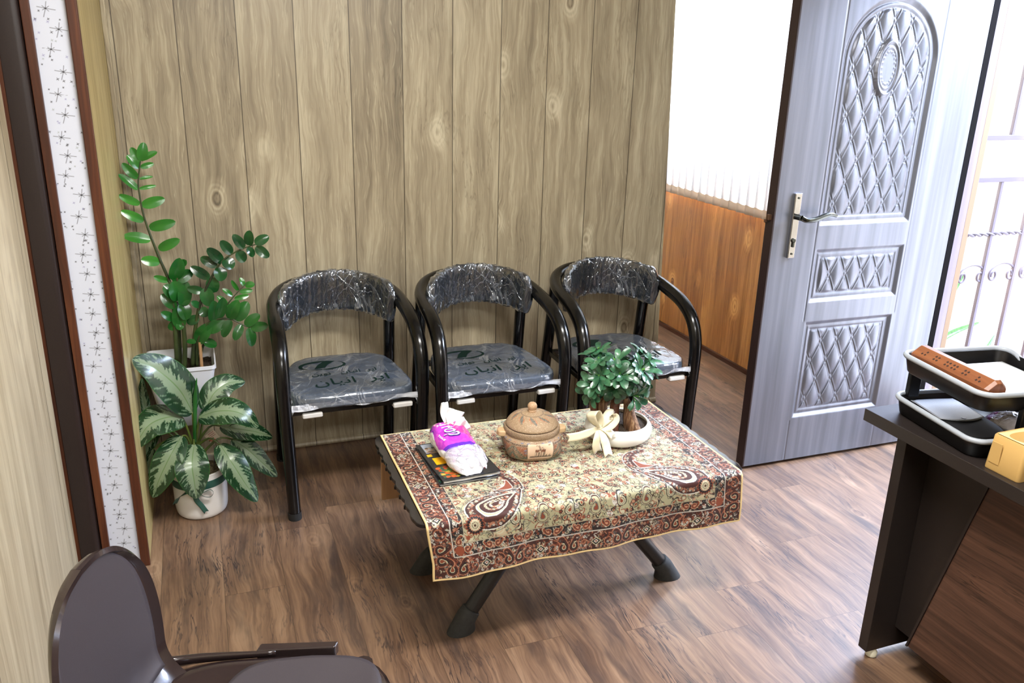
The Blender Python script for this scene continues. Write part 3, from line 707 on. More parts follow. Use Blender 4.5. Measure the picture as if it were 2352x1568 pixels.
for fx, fy in FEET:
    d = Vector((0.985-fx, (2.19-fy)*0.34, 0)); top = Vector((fx, fy, 0))+d*0.84; top.z = TZ-0.03
    p0 = Vector((fx, fy, 0.028)); dirn = (top-p0).normalized()
    g = G(); g.tube([p0+dirn*0.02, top], 0.0235, 20, sub=1); lift(g, tb.location); lg = obj('leg', g, M_leg, tb)
    g = G(); u = dirn; h = Vector((d.x, d.y, 0)).normalized()
    vs_ = []; n_ = 20; side = Vector((-h.y, h.x, 0))
    for k, (s0, r) in enumerate(((0.047, 0.0265), (0.043, 0.0295), (0.018, 0.0315), (0.0, 0.034))):
        c = p0+u*s0
        for j in range(n_):
            a = 2*PI*j/n_; q = c+side*(r*math.cos(a))+u.cross(side)*(r*math.sin(a)); q.z = max(q.z, 0.0) if k < 3 else 0.0
            if k == 3: q = Vector((fx, fy, 0))-h*0.006+side*(0.033*math.cos(a))+h*(0.046*math.sin(a))*-1
            vs_.append(q)
    fs_ = [(k*n_+j, k*n_+(j+1) % n_, (k+1)*n_+(j+1) % n_, (k+1)*n_+j) for k in range(3) for j in range(n_)]+[tuple(range(n_)), tuple(3*n_+j for j in range(n_))]
    g.add(vs_, fs_); lift(g, tb.location); obj('rubber_foot', g, M_boot, lg, angle=60)
g = G(); g.box((0.985, 2.19, TZ-0.022), (0.46, 0.30, 0.018)); lift(g, tb.location); obj('under_frame', g, M_leg, tb, bevel=0.004)
g = G(); g.box((0.525, 2.40, 0.342), (0.10, 0.012, 0.184)); lift(g, tb.location); obj('side_board', g, M_panel, tb, bevel=0.001, label='tan board under the left end of the top')
for i in range(7):
    yy = 2.375-0.060*i; g = G(); g.tube([(TX0-0.001, yy, TZ-0.017), (TX0-0.001, yy, TZ-0.007)], 0.006, 10, sub=1)
    lift(g, tb.location); obj('notch_refraction', g, M_tube, tb, label='small black stud added for the dark refraction in a notch of the glass edge')  # added black studs imitate dark refraction at the scallop notches of the glass

# ------------------------------------------------------------------ the paisley cloth
CX0, CX1 = 0.489, 1.480; CW = CX1-CX0; BACK = 2.462; FOLD = TY0-0.006; CD = BACK-FOLD; DROP = 0.160; CHT = CD+DROP
cream = srgb(164, 160, 128); crm2 = srgb(184, 178, 150); wht = srgb(198, 194, 184); blk = srgb(22, 16, 18); brn = srgb(62, 26, 18); rust = srgb(128, 62, 38); gry = srgb(84, 88, 84); pink = srgb(176, 122, 94)
P = Paint(CW, CHT, 0.0012, cream); R = random.Random(11)
def paisley(x, y, s, a, lay, flip=1):
    pts = BOTEH if flip > 0 else [(-p[0], p[1]) for p in BOTEH]
    for k, c in lay: P.poly(xf([(p[0]*k, (p[1]-0.1)*k+0.1*k) for p in pts], x, y, a, s), c)
def curl(x, y, r, c, w=0.0016, turns=1.2):
    w *= 0.82; P.line(spiral(x, y, r, R.uniform(0, 6.28), turns, 12, R.choice((-1, 1))), w, c)
def flower(x, y, r, c1, c2, n=6):
    for k in range(n): a = 2*PI*k/n; P.dot(x+r*.6*math.cos(a), y+r*.6*math.sin(a), r*.42, c1)
    P.dot(x, y, r*.32, c2)
B1, B2 = 0.062, 0.098         # widths of the outer and inner border
yb = CHT
# cream field filled with fine tendrils; y runs from the back edge to the front hem
for _ in range(520): P.dot(R.uniform(0, CW), R.uniform(0, CHT), R.uniform(.004, .014), R.choice((crm2, crm2, wht, srgb(172, 168, 128), srgb(176, 160, 132))))
def field(x0, y0, x1, y1, dens):
    A = (x1-x0)*(y1-y0); N = int(A*dens)
    for _ in range(N):
        x, y = R.uniform(x0, x1), R.uniform(y0, y1); k = R.random()
        c = R.choice((blk, blk, blk, brn, rust, gry, gry, gry, pink))
        if k < .30: curl(x, y, R.uniform(.005, .013), c, R.uniform(.0012, .0019), R.uniform(.6, 1.3))
        elif k < .52:
            a = R.uniform(0, 6.28); L = R.uniform(.008, .022); b = R.uniform(-1.4, 1.4)
            P.line([(x+L*t*math.cos(a+b*t), y+L*t*math.sin(a+b*t)) for t in (0, .25, .5, .75, 1)], R.uniform(.0012, .0018), c)
        elif k < .68: flower(x, y, R.uniform(.003, .0065), R.choice((brn, rust, blk, pink)), R.choice((wht, cream, rust)), R.choice((5, 6)))
        elif k < .80: P.dot(x, y, R.uniform(.001, .0025), R.choice((blk, rust, brn)))
        elif k < .90: paisley(x, y, R.uniform(.018, .030), R.uniform(0, 6.28), R.choice((((1, blk), (.7, cream), (.45, rust)), ((1, brn), (.72, pink), (.4, blk)), ((1, rust), (.7, crm2)))), R.choice((-1, 1)))
        else:
            a = R.uniform(0, 6.28)
            for q in range(5): P.dot(x+.0045*q*math.cos(a+q*.3), y+.0045*q*math.sin(a+q*.3), .0013, R.choice((rust, blk)))
field(B2, 0, CW-B2, CHT-B2, 9800)
for _ in range(34):      # larger outlined swirls
    x, y = R.uniform(B2+.02, CW-B2-.02), R.uniform(.02, CHT-B2-.02)
    P.line(spiral(x, y, R.uniform(.02, .034), R.uniform(0, 6.28), .75, 18, R.choice((-1, 1))), .0017, R.choice((blk, brn)))
for _ in range(26):
    x, y = R.uniform(B2+.02, CW-B2-.02), R.uniform(.02, CHT-B2-.03)
    paisley(x, y, R.uniform(.034, .046), R.uniform(-1.9, 1.9), ((1.0, brn), (.86, crm2), (.66, blk), (.5, pink), (.28, brn)), R.choice((-1, 1)))
for i in range(9):       # row of drops and stars above the front border
    x = B2+.07+i*(CW-2*B2-.14)/8; y = CHT-B2-.040
    if 1 <= i <= 7:
        if i % 2: paisley(x, y, .048, (0.5 if i < 4 else -0.5)+PI, ((1.0, blk), (.84, crm2), (.62, gry), (.52, crm2), (.3, rust)), 1 if i < 4 else -1)
        else: paisley(x, y+.008, .062, 0.25*(-1)**(i//2)+PI, ((1.0, blk), (.93, crm2), (.84, brn), (.74, cream), (.40, gry), (.3, rust)), (-1)**(i//2))
def scroll_border(x0, y0, x1, y1, horiz, dark, small):
    P.rect(x0, y0, x1, y1, dark); A = (x1-x0)*(y1-y0)
    for _ in range(int(A*(26000 if small else 23000))):
        x, y = R.uniform(x0+.003, x1-.003), R.uniform(y0+.003, y1-.003); k = R.random(); c = R.choice((blk, blk, rust, wht, gry, pink, crm2, brn))
        if k < .55: curl(x, y, R.uniform(.003, .0075), c, R.uniform(.0012, .0018), R.uniform(.5, 1.2))
        elif k < .75: P.dot(x, y, R.uniform(.001, .0025), c)
        elif k < .9:
            a = R.uniform(0, 6.28); L = R.uniform(.005, .012); P.line([(x, y), (x+L*math.cos(a), y+L*math.sin(a)), (x+L*1.4*math.cos(a+.7), y+L*1.4*math.sin(a+.7))], .0017, c)
        else: flower(x, y, R.uniform(.003, .005), R.choice((wht, pink, rust)), blk, 5)
for r_ in ((0, CHT-B1, CW, CHT), (0, 0, B1, CHT), (CW-B1, 0, CW, CHT)): scroll_border(*r_, True, brn, False)
for r_ in ((B1, CHT-B2, CW-B1, CHT-B1), (B1, 0, B2, CHT-B1), (CW-B2, 0, CW-B1, CHT-B1)): scroll_border(*r_, True, blk, True)
def along(side, d, off):   # point at distance d along one side, off from the hem
    return {'f': (d, CHT-off, PI), 'b': (d, off, 0), 'l': (off, d, -PI/2), 'r': (CW-off, d, PI/2)}[side]
for side, Ls in (('f', CW), ('l', CHT), ('r', CHT)):
    n_ = int((Ls-.14)/.158); st_ = (Ls-.14)/n_
    for i in range(n_+1):
        d = .07+i*st_
        for sg in (-1, 1):
            x, y, a = along(side, d+sg*.0155, .026)
            fl_ = -sg if side in 'fl' else sg
            paisley(x, y, .050, a, ((1.06, rust), (1.0, pink), (.92, brn), (.60, blk), (.42, crm2), (.30, rust)), fl_)
        if i < n_:
            x, y, a = along(side, d+st_/2, .030)
            for rr, cc in ((.014, crm2), (.011, blk), (.006, wht), (.003, rust)): P.poly([(x+rr*1.15*math.cos(q*PI/2+a), y+rr*math.sin(q*PI/2+a)) for q in range(4)], cc)
            for sg in (-1, 1):
                x, y, a = along(side, d+st_/2+sg*.038, .030)
                P.line(spiral(x, y, .022, a+PI/2, 1.5, 26, sg), .0026, rust); P.line(spiral(x, y, .022, a+PI/2, 1.5, 26, sg), .0011, pink)
    n_ = int((Ls-.18)/.082); st_ = (Ls-.18)/n_
    for i in range(n_+1):
        d = .09+i*st_
        for sg in (-1, 1):
            x, y, a = along(side, d+sg*.0125, .080)
            paisley(x, y, .028, a+(PI/2-.25)*sg, ((1.08, crm2), (.98, rust), (.62, brn), (.4, pink)), sg)
for a0, c, w in ((B1, wht, .0022), (B2, crm2, .0016)):
    q = [(CW-a0, 0), (CW-a0, CHT-a0), (a0, CHT-a0), (a0, 0)]
    for p, r_ in zip(q[:-1], q[1:]):
        P.line([p, r_], w*1.5, brn)
        n_ = int(math.hypot(r_[0]-p[0], r_[1]-p[1])/.0052)
        for i in range(n_): P.line([(p[0]+(r_[0]-p[0])*(i+.1)/n_, p[1]+(r_[1]-p[1])*(i+.1)/n_), (p[0]+(r_[0]-p[0])*(i+.8)/n_, p[1]+(r_[1]-p[1])*(i+.8)/n_)], w, c)
def bigboteh(mx):
    """large corner paisley; coordinates measured from the lower left corner of the field, x right, y up"""
    F = lambda p: ((B2+p[0]*1.2-.006) if not mx else (CW-B2-p[0]*1.2+.006), CHT-B2-p[1]*1.0)
    body = [(.030, .045), (.060, .028), (.095, .030), (.125, .052), (.150, .090), (.168, .135), (.176, .165), (.150, .168), (.110, .158), (.070, .150), (.040, .130), (.024, .095)]
    tail = [(.176, .160), (.188, .205), (.180, .250), (.150, .282), (.105, .285), (.108, .272), (.140, .262), (.158, .240), (.150, .205), (.120, .178), (.100, .162)]
    inner = [(.066, .075), (.090, .070), (.112, .085), (.128, .115), (.150, .145), (.118, .140), (.086, .128), (.062, .108)]
    sm = lambda q, k=4: [(p[0], p[1]) for p in spline([(a, b, 0) for a, b in q], k, True)]
    def scale(q, k):
        cx = sum(p[0] for p in q)/len(q); cy = sum(p[1] for p in q)/len(q); return [(cx+(p[0]-cx)*k, cy+(p[1]-cy)*k) for p in q]
    for q, cols in ((tail, ((1.07, wht), (1.035, blk), (1.0, brn))), (body, ((1.07, wht), (1.03, blk), (1.0, brn)))):
        for k, c in cols: P.poly([F(p) for p in sm(scale(q, k))], c)
    P.line([F(p) for p in sm(scale(body, 1.16))], .0015, gry)
    rr = random.Random(3)
    for q in (scale(body, 1.0), scale(body, .92), scale(tail, 1.0), scale(tail, .8)):
        for p in sm(scale(q, .90), 7):
            x, y = F((p[0]+rr.uniform(-.002, .002), p[1]+rr.uniform(-.002, .002))); flower(x, y, rr.uniform(.002, .0042), rr.choice((wht, crm2, pink, rust, gry)), rr.choice((rust, blk)), 5)
    P.poly([F(p) for p in sm(((.120, .178), (.145, .196), (.160, .230), (.164, .205), (.160, .176)))], rust)
    P.line([F(p) for p in sm(((.120, .178), (.145, .196), (.160, .230), (.164, .205), (.160, .176)))], .002, wht)
    for k, c in ((1.34, blk), (1.31, wht), (1.22, cream), (1.12, wht), (1.07, blk), (1.03, brn)): P.poly([F(p) for p in sm(scale(inner, k))], c)
    for p in sm(scale(inner, .72), 3)+sm(scale(inner, .4), 2):
        x, y = F(p); flower(x, y, rr.uniform(.003, .0048), rr.choice((wht, crm2, pink)), rr.choice((rust, blk)), 6)
    x, y = F((.034, .042)); 
    for rad, c, n_, tw in ((.030, rust, 18, 0), (.026, blk, 18, 0), (.0185, pink, 18, .17), (.016, crm2, 14, 0), (.010, brn, 12, 0), (.0085, crm2, 12, .2), (.004, brn, 10, 0)):
        P.poly([(x+rad*(1.0 if i % 2 else .80)*math.cos(2*PI*i/(2*n_)+tw), y+rad*(1.0 if i % 2 else .80)*math.sin(2*PI*i/(2*n_)+tw)) for i in range(2*n_)], c)
bigboteh(False); bigboteh(True)
for k in (.03,):
    for x in (B1+.018, CW-B1-.018): P.dot(x, CHT-B1-.017, .013, rust)
hem = srgb(222, 196, 142)
for q in ([(0, 0), (CW, 0)], [(0, CHT), (CW, CHT)], [(0, 0), (0, CHT)], [(CW, 0), (CW, CHT)]): P.line(q, .008, hem)
n = NT('paisley_cloth'); a = n.n('ShaderNodeAttribute'); a.attribute_name = 'paint'
n.set(color=a.outputs['Color'], rough=0.62, spec=0.35, sheen=0.15)
o_ = n.sep(); wv = n.noise(n.coord(), 900, 2); n.bump(wv, 0.25, 0.0006); M_cloth = n.m
RF = 0.016
def clothpos(u, v):
    x = CX0+CW*u; s = v*CHT; top = TZ+0.0035
    # small waves in the lying part, folds in the hanging part
    wv = 0.0012*math.sin(x*23+s*9)*math.sin(s*21+x*5)
    s1 = CD-RF*0.6
    if s <= s1: return (x, BACK-s, top+max(0, wv)*0.9)
    a = (s-s1)/RF
    if a < PI/2*0.96: return (x, BACK-s1-RF*math.sin(a), top-RF*(1-math.cos(a)))
    dn = s-s1-RF*PI/2*0.96
    k = min(1, dn/0.1)
    edge = 0.010*(1-u)**6*k   # the left corner hangs a little lower and swings in
    fx = 0.006*k*math.sin(x*16+1.1)+0.003*k*math.sin(x*41)
    return (x+0.014*k*(1-u)**3+0.003*k, BACK-s1-RF+fx-0.003*k, top-RF-dn*(1+0.10*(1-u)))
g = G(); nx = int(CW/0.00125); ny = int(CHT/0.00125)
U = np.linspace(0, 1, nx+1); V = np.linspace(0, 1, ny+1)
vs_ = [clothpos(u, v) for v in V for u in U]
ii = np.clip(np.round(U*CW/P.res).astype(int), 0, P.nx-1); jj = np.clip(np.round(V*CHT/P.res).astype(int), 0, P.ny-1)
cc = P.a[jj][:, ii].reshape(-1, 3); w = nx+1
fs_ = [(j*w+i, j*w+i+1, (j+1)*w+i+1, (j+1)*w+i) for j in range(ny) for i in range(nx)]
g.v = vs_; g.f = fs_; g.mi = [0]*len(fs_); g.c = np.hstack([cc, np.ones((len(cc), 1), np.float32)]).tolist()
cl = obj('tablecloth', g, M_cloth, None, loc=(0.984, 2.178, TZ), angle=180)
md = cl.modifiers.new('thickness', 'SOLIDIFY'); md.thickness = 0.0018; md.offset = 1
tag(cl, 'cream and red-brown paisley cloth draped over the low table', 'tablecloth')
g = G(); M_cord = plain('gold_cord', (214, 186, 130), 0.6)
edge = [clothpos(0, v) for v in np.linspace(0, 1, 60)]+[clothpos(u, 1) for u in np.linspace(0, 1, 60)][1:]+[clothpos(1, v) for v in np.linspace(1, 0, 60)][1:]
g.tube([(p[0], p[1], p[2]+0.0006) for p in edge], 0.0021, 6, sub=1); lift(g, cl.location); obj('hem_cord', g, M_cord, cl, label='twisted golden hem cord')
CZ = TZ+0.0066     # height of the upper face of the cloth
# ------------------------------------------------------------------ things on the table
# magazines
M_pages = plain('magazine_pages', (206, 204, 198), 0.7)
M_cover = vcol('glossy_cover', 0.22, coat=0.3)
def magazine(name, lab, x, y, z, rz, w, h, th, pic, bend=0.0):
    t = thing(name, lab, 'magazine', (x, y, z), rz, 'magazines stacked on the paisley cloth')
    g = G()
    def cov(zz, k): return lambda u, v: ((u-0.5)*w, (v-0.5)*h, zz+bend*(0.5-v)**2*(1 if v < .5 else 0)*k)
    g.grid(cov(th, 1), 60, 86, col=(lambda u, v: pic.at(u*w, (1-v)*h)))
    c = obj('cover', g, M_cover, t, solid=0.0006, angle=180)
    g = G(); g.box((0.001, 0, th/2), (w-0.006, h-0.006, th-0.001)); obj('pages', g, M_pages, t, bevel=0.001)
    g = G(); g.grid(lambda u, v: ((u-0.5)*w, (v-0.5)*h, 0.0006), 2, 2, col=lambda u, v: (0.01, 0.01, 0.012, 1)); g.box((-w/2+0.0008, 0, th/2), (0.0016, h, th)); g.c += [(0.01, 0.01, 0.012, 1)]*8
    obj('back_cover', g, M_cover, t, solid=0.0006, label='black back cover and spine')
    return t
def cover(w, h, seed):
    q = Paint(w, h, 0.0016, srgb(30, 32, 38)); r = random.Random(seed)
    q.rect(0.014, 0.006, 0.06, 0.070, srgb(150, 160, 178)); 
    for _ in range(60): q.dot(r.uniform(.016, .06), r.uniform(.03, .072), r.uniform(.002, .006), r.choice((srgb(120, 84, 66), srgb(70, 50, 44), srgb(170, 150, 130))))
    q.rect(0.012, 0.075, 0.042, 0.100, srgb(40, 40, 44)); q.rect(0.010, 0.080, 0.026, 0.092, srgb(232, 186, 30)); q.rect(0.020, 0.106, 0.060, 0.150, srgb(250, 192, 20))
    q.rect(0.010, 0.166, 0.118, 0.246, srgb(96, 70, 40))
    for _ in range(150): q.dot(r.uniform(.012, .112), r.uniform(.17, .243), r.uniform(.003, .008), r.choice((srgb(190, 62, 44), srgb(210, 96, 50), srgb(60, 120, 70), srgb(96, 150, 80), srgb(220, 180, 70), srgb(40, 90, 80))))
    for _ in range(50): q.dot(r.uniform(.120, .150), r.uniform(.19, .225), r.uniform(.002, .006), r.choice((srgb(150, 50, 70), srgb(190, 80, 90), srgb(80, 40, 50))))
    for a, b, c, d in ((.135, .055, .172, .058), (.135, .100, .172, .103), (.135, .055, .138, .103), (.169, .055, .172, .103)): q.rect(a, b, c, d, srgb(244, 216, 40))
    q.rect(.143, .068, .163, .085, srgb(120, 126, 60)); q.rect(.140, .135, .160, .152, srgb(84, 140, 220))
    q.rect(0.0065, 0, 0.0078, h, srgb(90, 92, 96)); return q
MW, MH = 0.182, 0.262
magazine('magazine', 'black magazine at the bottom of the stack, corner poking out beneath the glossy one', 0.6640, 2.196, CZ, 0.02, MW, MH, 0.0055, cover(MW, MH, 4))
magazine('magazine', 'glossy black magazine with yellow patches on top of the stack, under the tissue pack', 0.6695, 2.199, CZ+0.0068, 0.055, MW, MH, 0.0060, cover(MW, MH, 2), bend=0.02)
MZ = CZ+0.0068+0.0068
# tissue pack
LP = Paint(0.150, 0.100, 0.0011, srgb(196, 60, 190)); r = random.Random(8)     # printed label area of the pack
for _ in range(240):
    x = r.uniform(0, .15); LP.dot(x, r.uniform(0, .1), r.uniform(.006, .015), r.choice((srgb(170, 50, 180), srgb(186, 60, 196), srgb(200, 70, 190))))
for _ in range(46): LP.dot(r.uniform(.085, .145), r.uniform(.005, .075), r.uniform(.005, .011), r.choice((srgb(230, 40, 130), srgb(236, 80, 150), srgb(224, 110, 170), srgb(214, 30, 110))))
for _ in range(14): LP.dot(r.uniform(.0, .03), r.uniform(0, .03), r.uniform(.004, .008), r.choice((srgb(110, 40, 160), srgb(150, 50, 170))))
for x, y, q in ((.045, .012, .007), (.058, .008, .006), (.052, .022, .005), (.066, .018, .004)):
    LP.dot(x, y, q, srgb(236, 130, 190)); LP.dot(x, y, q*.6, srgb(250, 220, 236))
LP.rect(.0, .088, .15, .1, srgb(92, 40, 170))
M_tissue = plain('white_tissue', (238, 238, 238), 0.85, sss=0.1)
n = NT('pack_plastic'); a = n.n('ShaderNodeAttribute'); a.attribute_name = 'paint'; n.set(color=a.outputs['Color'], rough=0.18, coat=0.5)
w_ = n.noise(n.coord(), 45, 3, 0.6, 1.0); n.bump(w_, 0.5, 0.006); M_pack = n.m
M_packfilm = film('pack_film', 0.22, bs=1.0, rough=0.1, lines=0.4, tint=(0.80, 0.72, 0.86, 1))
tp0 = Vector((0.668, 2.205, MZ+0.0012)); tpk = thing('tissue_pack', 'white and magenta soft pack of tissues lying on the magazines', 'tissues', tp0, 0.10)
WHT = (0.80, 0.80, 0.82, 1)
def packpos(u, v, o=0.0):
    # u along (0 far end, 1 near end), v round; flat underneath, higher at the far end, pinched ends
    L = 0.262; y = L*(0.5-u); e = (1-abs(2*u-1)**3.2)**0.5; e = max(e, 0.05)
    h = (0.072*(1-u)**0.8+0.040)*e*(1-0.15*math.sin(PI*u)); w = (0.056+0.003*math.sin(PI*u))*(0.35+0.65*e)
    a = 2*PI*v; c, s = math.cos(a), math.sin(a); p = 0.62
    X = w*abs(c)**p*(1 if c > 0 else -1); Z = 0.5*h*abs(s)**0.8*(1 if s > 0 else -1)
    nz = mnoise.noise(Vector((X*30, y*22, Z*30)))*0.0035+mnoise.noise(Vector((X*80, y*60, Z*80+4)))*0.0018
    k = 1+o/0.04
    return (X*k+nz, y*k, max(0.0016, h*0.5+Z*k+nz*0.8+0.0018))
def packcol(u, v):
    s = math.sin(2*PI*v)
    if 0.10 < u < 0.70 and 0.03 < v < 0.49:
        x = (0.49-v)/0.46*0.15; y = (u-0.10)/0.60*0.1
        lim = 0.46+0.04*math.sin(u*16)
        if v < lim: return LP.at(x, y)
    if 0.70 <= u < 0.86 and 0.08 < v < 0.42:
        t = 0.5+0.5*math.sin(u*60+v*40); return (0.66+0.1*t, 0.55+0.18*t, 0.76, 1)
    return WHT
g = G(); g.grid(packpos, 150, 150, col=packcol); obj('wrapper', g, M_pack, tpk, angle=180, label='white pack with magenta printed top')
g = G(); g.grid(lambda u, v: packpos(0.68+0.28*u, 0.04+0.42*v, 0.0035+0.002*math.sin(u*19+v*30)), 60, 60); obj('loose_film', g, M_packfilm, tpk, angle=180, label='crumpled clear film at the near end')
def onpack(g, s, size, u0, v0, ang, col, name, lab, fat=0.0):
    vs, fs = txt(s, size, 0.0002); ca, sa = math.cos(ang), math.sin(ang); out = []
    for x, y, z in vs:      # laid on the curved top of the pack
        X, Y = x*ca-y*sa, x*sa+y*ca; out.append(Vector(packpos(u0-Y/0.262, v0-X/0.31, 0.0016+fat))+Vector((0, 0, z)))
    g.add(out, fs); return obj(name, g, col, tpk, smooth=False, label=lab)
M_w = plain('white_print', (246, 240, 246), 0.4); M_navy = plain('navy_print', (50, 34, 110), 0.4); M_pk = plain('pink_print', (232, 60, 120), 0.4)
onpack(G(), 'Trop', 0.037, 0.36, 0.26, -1.4, M_navy, 'lettering', 'navy outline of the word Trop')
onpack(G(), 'Trop', 0.033, 0.36, 0.26, -1.4, M_w, 'lettering', 'white word Trop', 0.0008)
onpack(G(), 'TISSUE', 0.012, 0.47, 0.345, -1.4, M_w, 'lettering', 'small white word', 0.0004)
g = G(); rr = random.Random(2)
def sheet(g, base, tipd, w, L, curlk, tw):
    b = Vector(base); d = Vector(tipd).normalized(); sd = d.cross(Vector((0.2, -1, 0.1))).normalized(); nn = d.cross(sd)
    g.grid(lambda u, v: b+d*(L*v)+sd*((u-0.5)*w*(0.55+0.5*v)*(1-tw*v*v))+nn*(curlk*math.sin(PI*v)*0.3+0.006*math.sin(u*9+v*3)*(0.3+v)), 12, 12); return g
t0 = (0.012, 0.062, 0.075)
sheet(g, t0, (0.35, 0.25, 0.75), 0.062, 0.052, 0.02, 0.1); obj('tissue', g, M_tissue, tpk, solid=0.0006, angle=180, label='white tissue pulled out')
g = G(); sheet(g, (0.004, 0.072, 0.078), (-0.0, 0.5, 0.9), 0.036, 0.070, 0.03, 0.45); obj('tissue', g, M_tissue, tpk, solid=0.0006, angle=180, label='rolled tip of a white tissue')
g = G(); sheet(g, (0.020, 0.05, 0.068), (0.55, -0.1, 0.35), 0.055, 0.042, 0.01, 0.2); obj('tissue', g, M_tissue, tpk, solid=0.0006, angle=180)

# ceramic pot with lid
clay = srgb(142, 118, 92)
n = NT('speckled_clay'); a = n.n('ShaderNodeAttribute'); a.attribute_name = 'paint'
sp = n.noise(n.coord(), 420, 2, 0.6); m = n.mapr(sp, 0.55, 0.66)
n.set(color=n.mix(n.M('MULTIPLY', m, 0.5), a.outputs['Color'], srgb(222, 200, 172)), rough=0.6, coat=0.05); n.bump(sp, 0.3, 0.001); M_clay = n.m
PR = 0.5*2*PI
jar = thing('clay_pot', 'speckled brown clay pot with a domed lid and a painted deer tile', 'pot', (0.915, 2.205, CZ), -0.16)
jar.scale = (0.96, 0.96, 1.0)
JP = Paint(1.0, 1.0, 0.003, clay); r = random.Random(6); gn = srgb(70, 84, 70); og = srgb(132, 80, 54); dk = srgb(60, 44, 36); bl = srgb(86, 100, 130)
# x = turn 0..1 (0.75 faces the room), y = height 0..1
JP.rect(0, 0.17, 1, 0.60, srgb(124, 98, 74)); JP.line([(0, .17), (1, .17)], .022, gn); JP.line([(0, .61), (1, .61)], .014, dk)
for i in range(8):
    x = i/8
    JP.poly([(x+.012, .57), (x+.062, .22), (x+.113, .57)], og); JP.line([(x, .57), (x+.062, .20), (x+.125, .57)], .009, gn); JP.line([(x+.006, .20), (x+.0, .57)], .006, dk)
    JP.poly([(x-.03, .2), (x, .42), (x+.03, .2)], gn); JP.poly([(x-.015, .2), (x, .34), (x+.015, .2)], og)
    for q in (.30, .38, .47): JP.dot(x+.062, q, .007, bl, .018)
for i in range(26): JP.dot(i/26+.01, .665, .008, (bl, og, bl)[i % 3], .02)
JP.rect(0, .62, 1, .70, (clay[0]*.92, clay[1]*.9, clay[2]*.9)) if False else None
JP.rect(.695, .14, .835, .66, srgb(222, 192, 166))
for q in ([(.695, .14), (.695, .66)], [(.835, .14), (.835, .66)]): JP.line(q, .004, dk)
JP.poly([(.705, .19), (.83, .20), (.82, .24), (.71, .22)], dk)
for x in (.748, .780):
    JP.poly([(x-.012, .38), (x+.010, .38), (x+.012, .47), (x-.010, .46)], srgb(110, 60, 40)); 
    for dx in (-.010, -.003, .006, .011): JP.line([(x+dx, .40), (x+dx, .21)], .0035, dk)
JP.line([(.764, .45), (.762, .54), (.757, .55)], .006, dk); JP.line([(.790, .46), (.775, .54)], .005, dk)
JP.line([(.760, .54), (.748, .60), (.740, .62)], .003, dk); JP.line([(.760, .54), (.756, .63)], .003, dk); JP.line([(.775, .54), (.79, .56), (.80, .555)], .004, dk); JP.line([(.805, .62), (.812, .60), (.822, .62)], .003, dk)
for i in range(9): x = .71+.013*i; JP.line([(x, .2), (x+.003*((i % 3)-1), .28+.03*(i % 2))], .0025, dk)
prof = [(0.068, 0.0), (0.078, 0.002), (0.086, 0.012), (0.0935, 0.032), (0.0965, 0.050), (0.0955, 0.064), (0.0895, 0.072), (0.0905, 0.076), (0.0920, 0.084), (0.0900, 0.092), (0.0840, 0.093), (0.080, 0.088), (0.078, 0.06), (0.05, 0.03), (0.0, 0.03)]
def fine(prof, k=5): return [(p[0], p[2]) for p in spline([(a, 0, b) for a, b in prof], k)]
PF = fine(prof, 4); sqp = [2.0+3.2*max(0, 1-(z/0.070)) if i < len(PF)*0.7 else 2.0 for i, (rr_, z) in enumerate(PF)]
def jcol(a, i, z):
    if i < len(PF)*0.72: 
        t = (a/(2*PI)) % 1
        if z > 0.068: 
            return (clay[0]*(0.85 if z > .086 else 1), clay[1]*(0.85 if z > .086 else 1), clay[2]*(0.85 if z > .086 else 1), 1)
        return JP.at(t, z/0.1) if z > 0.006 else clay
    return (0.06, 0.05, 0.05, 1)
g = G(); g.lathe(PF, 200, sq=sqp, cols=jcol, wob=lambda a, i: (0.010*max(0, -math.cos(4*a))**1.0*max(0, 1-PF[i][1]/0.02) if i < 20 else 0), rot=0.0)
obj('body', g, M_clay, jar, angle=180)
for s in (-1, 1):
    g = G(); g.prism([(s*0.088, -0.022), (s*0.112, -0.016), (s*0.116, 0.0), (s*0.112, 0.016), (s*0.088, 0.022)][::s], 0.062, 0.082); obj('handle', g, plain('clay_lug', (190, 160, 122), 0.5) if s < 0 else bpy.data.materials['clay_lug'], jar, bevel=0.006, seg=3, label='clay side lug')
lp = fine([(0.0835, 0.0945), (0.0845, 0.0975), (0.082, 0.104), (0.070, 0.118), (0.050, 0.128), (0.036, 0.131), (0.020, 0.135), (0.0, 0.136)], 5)
def lcol(a, i, z):
    rr_ = lp[max(0, i-1)][0]; k = int(a/(2*PI/9)); f = a/(2*PI/9)-k; m_ = (rr_-0.038)/0.034
    if 0 < m_ < 1:
        d = abs(f-0.25-0.5*m_); wdt = 0.24*math.sin(PI*m_)
        if d < wdt*0.75: return tuple(srgb(92, 92, 84))
        if d < wdt*1.25: return tuple(srgb(164, 104, 70))
    if abs(rr_-0.037) < 0.0012: return tuple(srgb(110, 90, 74))
    return tuple(srgb(150, 126, 98))
g = G(); g.lathe([(0.0, 0.094)]+lp, 180, cols=lcol); ld = obj('lid', g, M_clay, jar, angle=180, label='domed clay lid with painted leaves')
g = G(); g.lathe(fine([(0.013, 0.134), (0.0135, 0.140), (0.0125, 0.142), (0.0145, 0.148), (0.0155, 0.154), (0.0130, 0.161), (0.008, 0.165), (0.0, 0.166)], 5), 40, cols=lambda a, i, z: tuple(srgb(176, 142, 108))); obj('knob', g, M_clay, ld, angle=180)

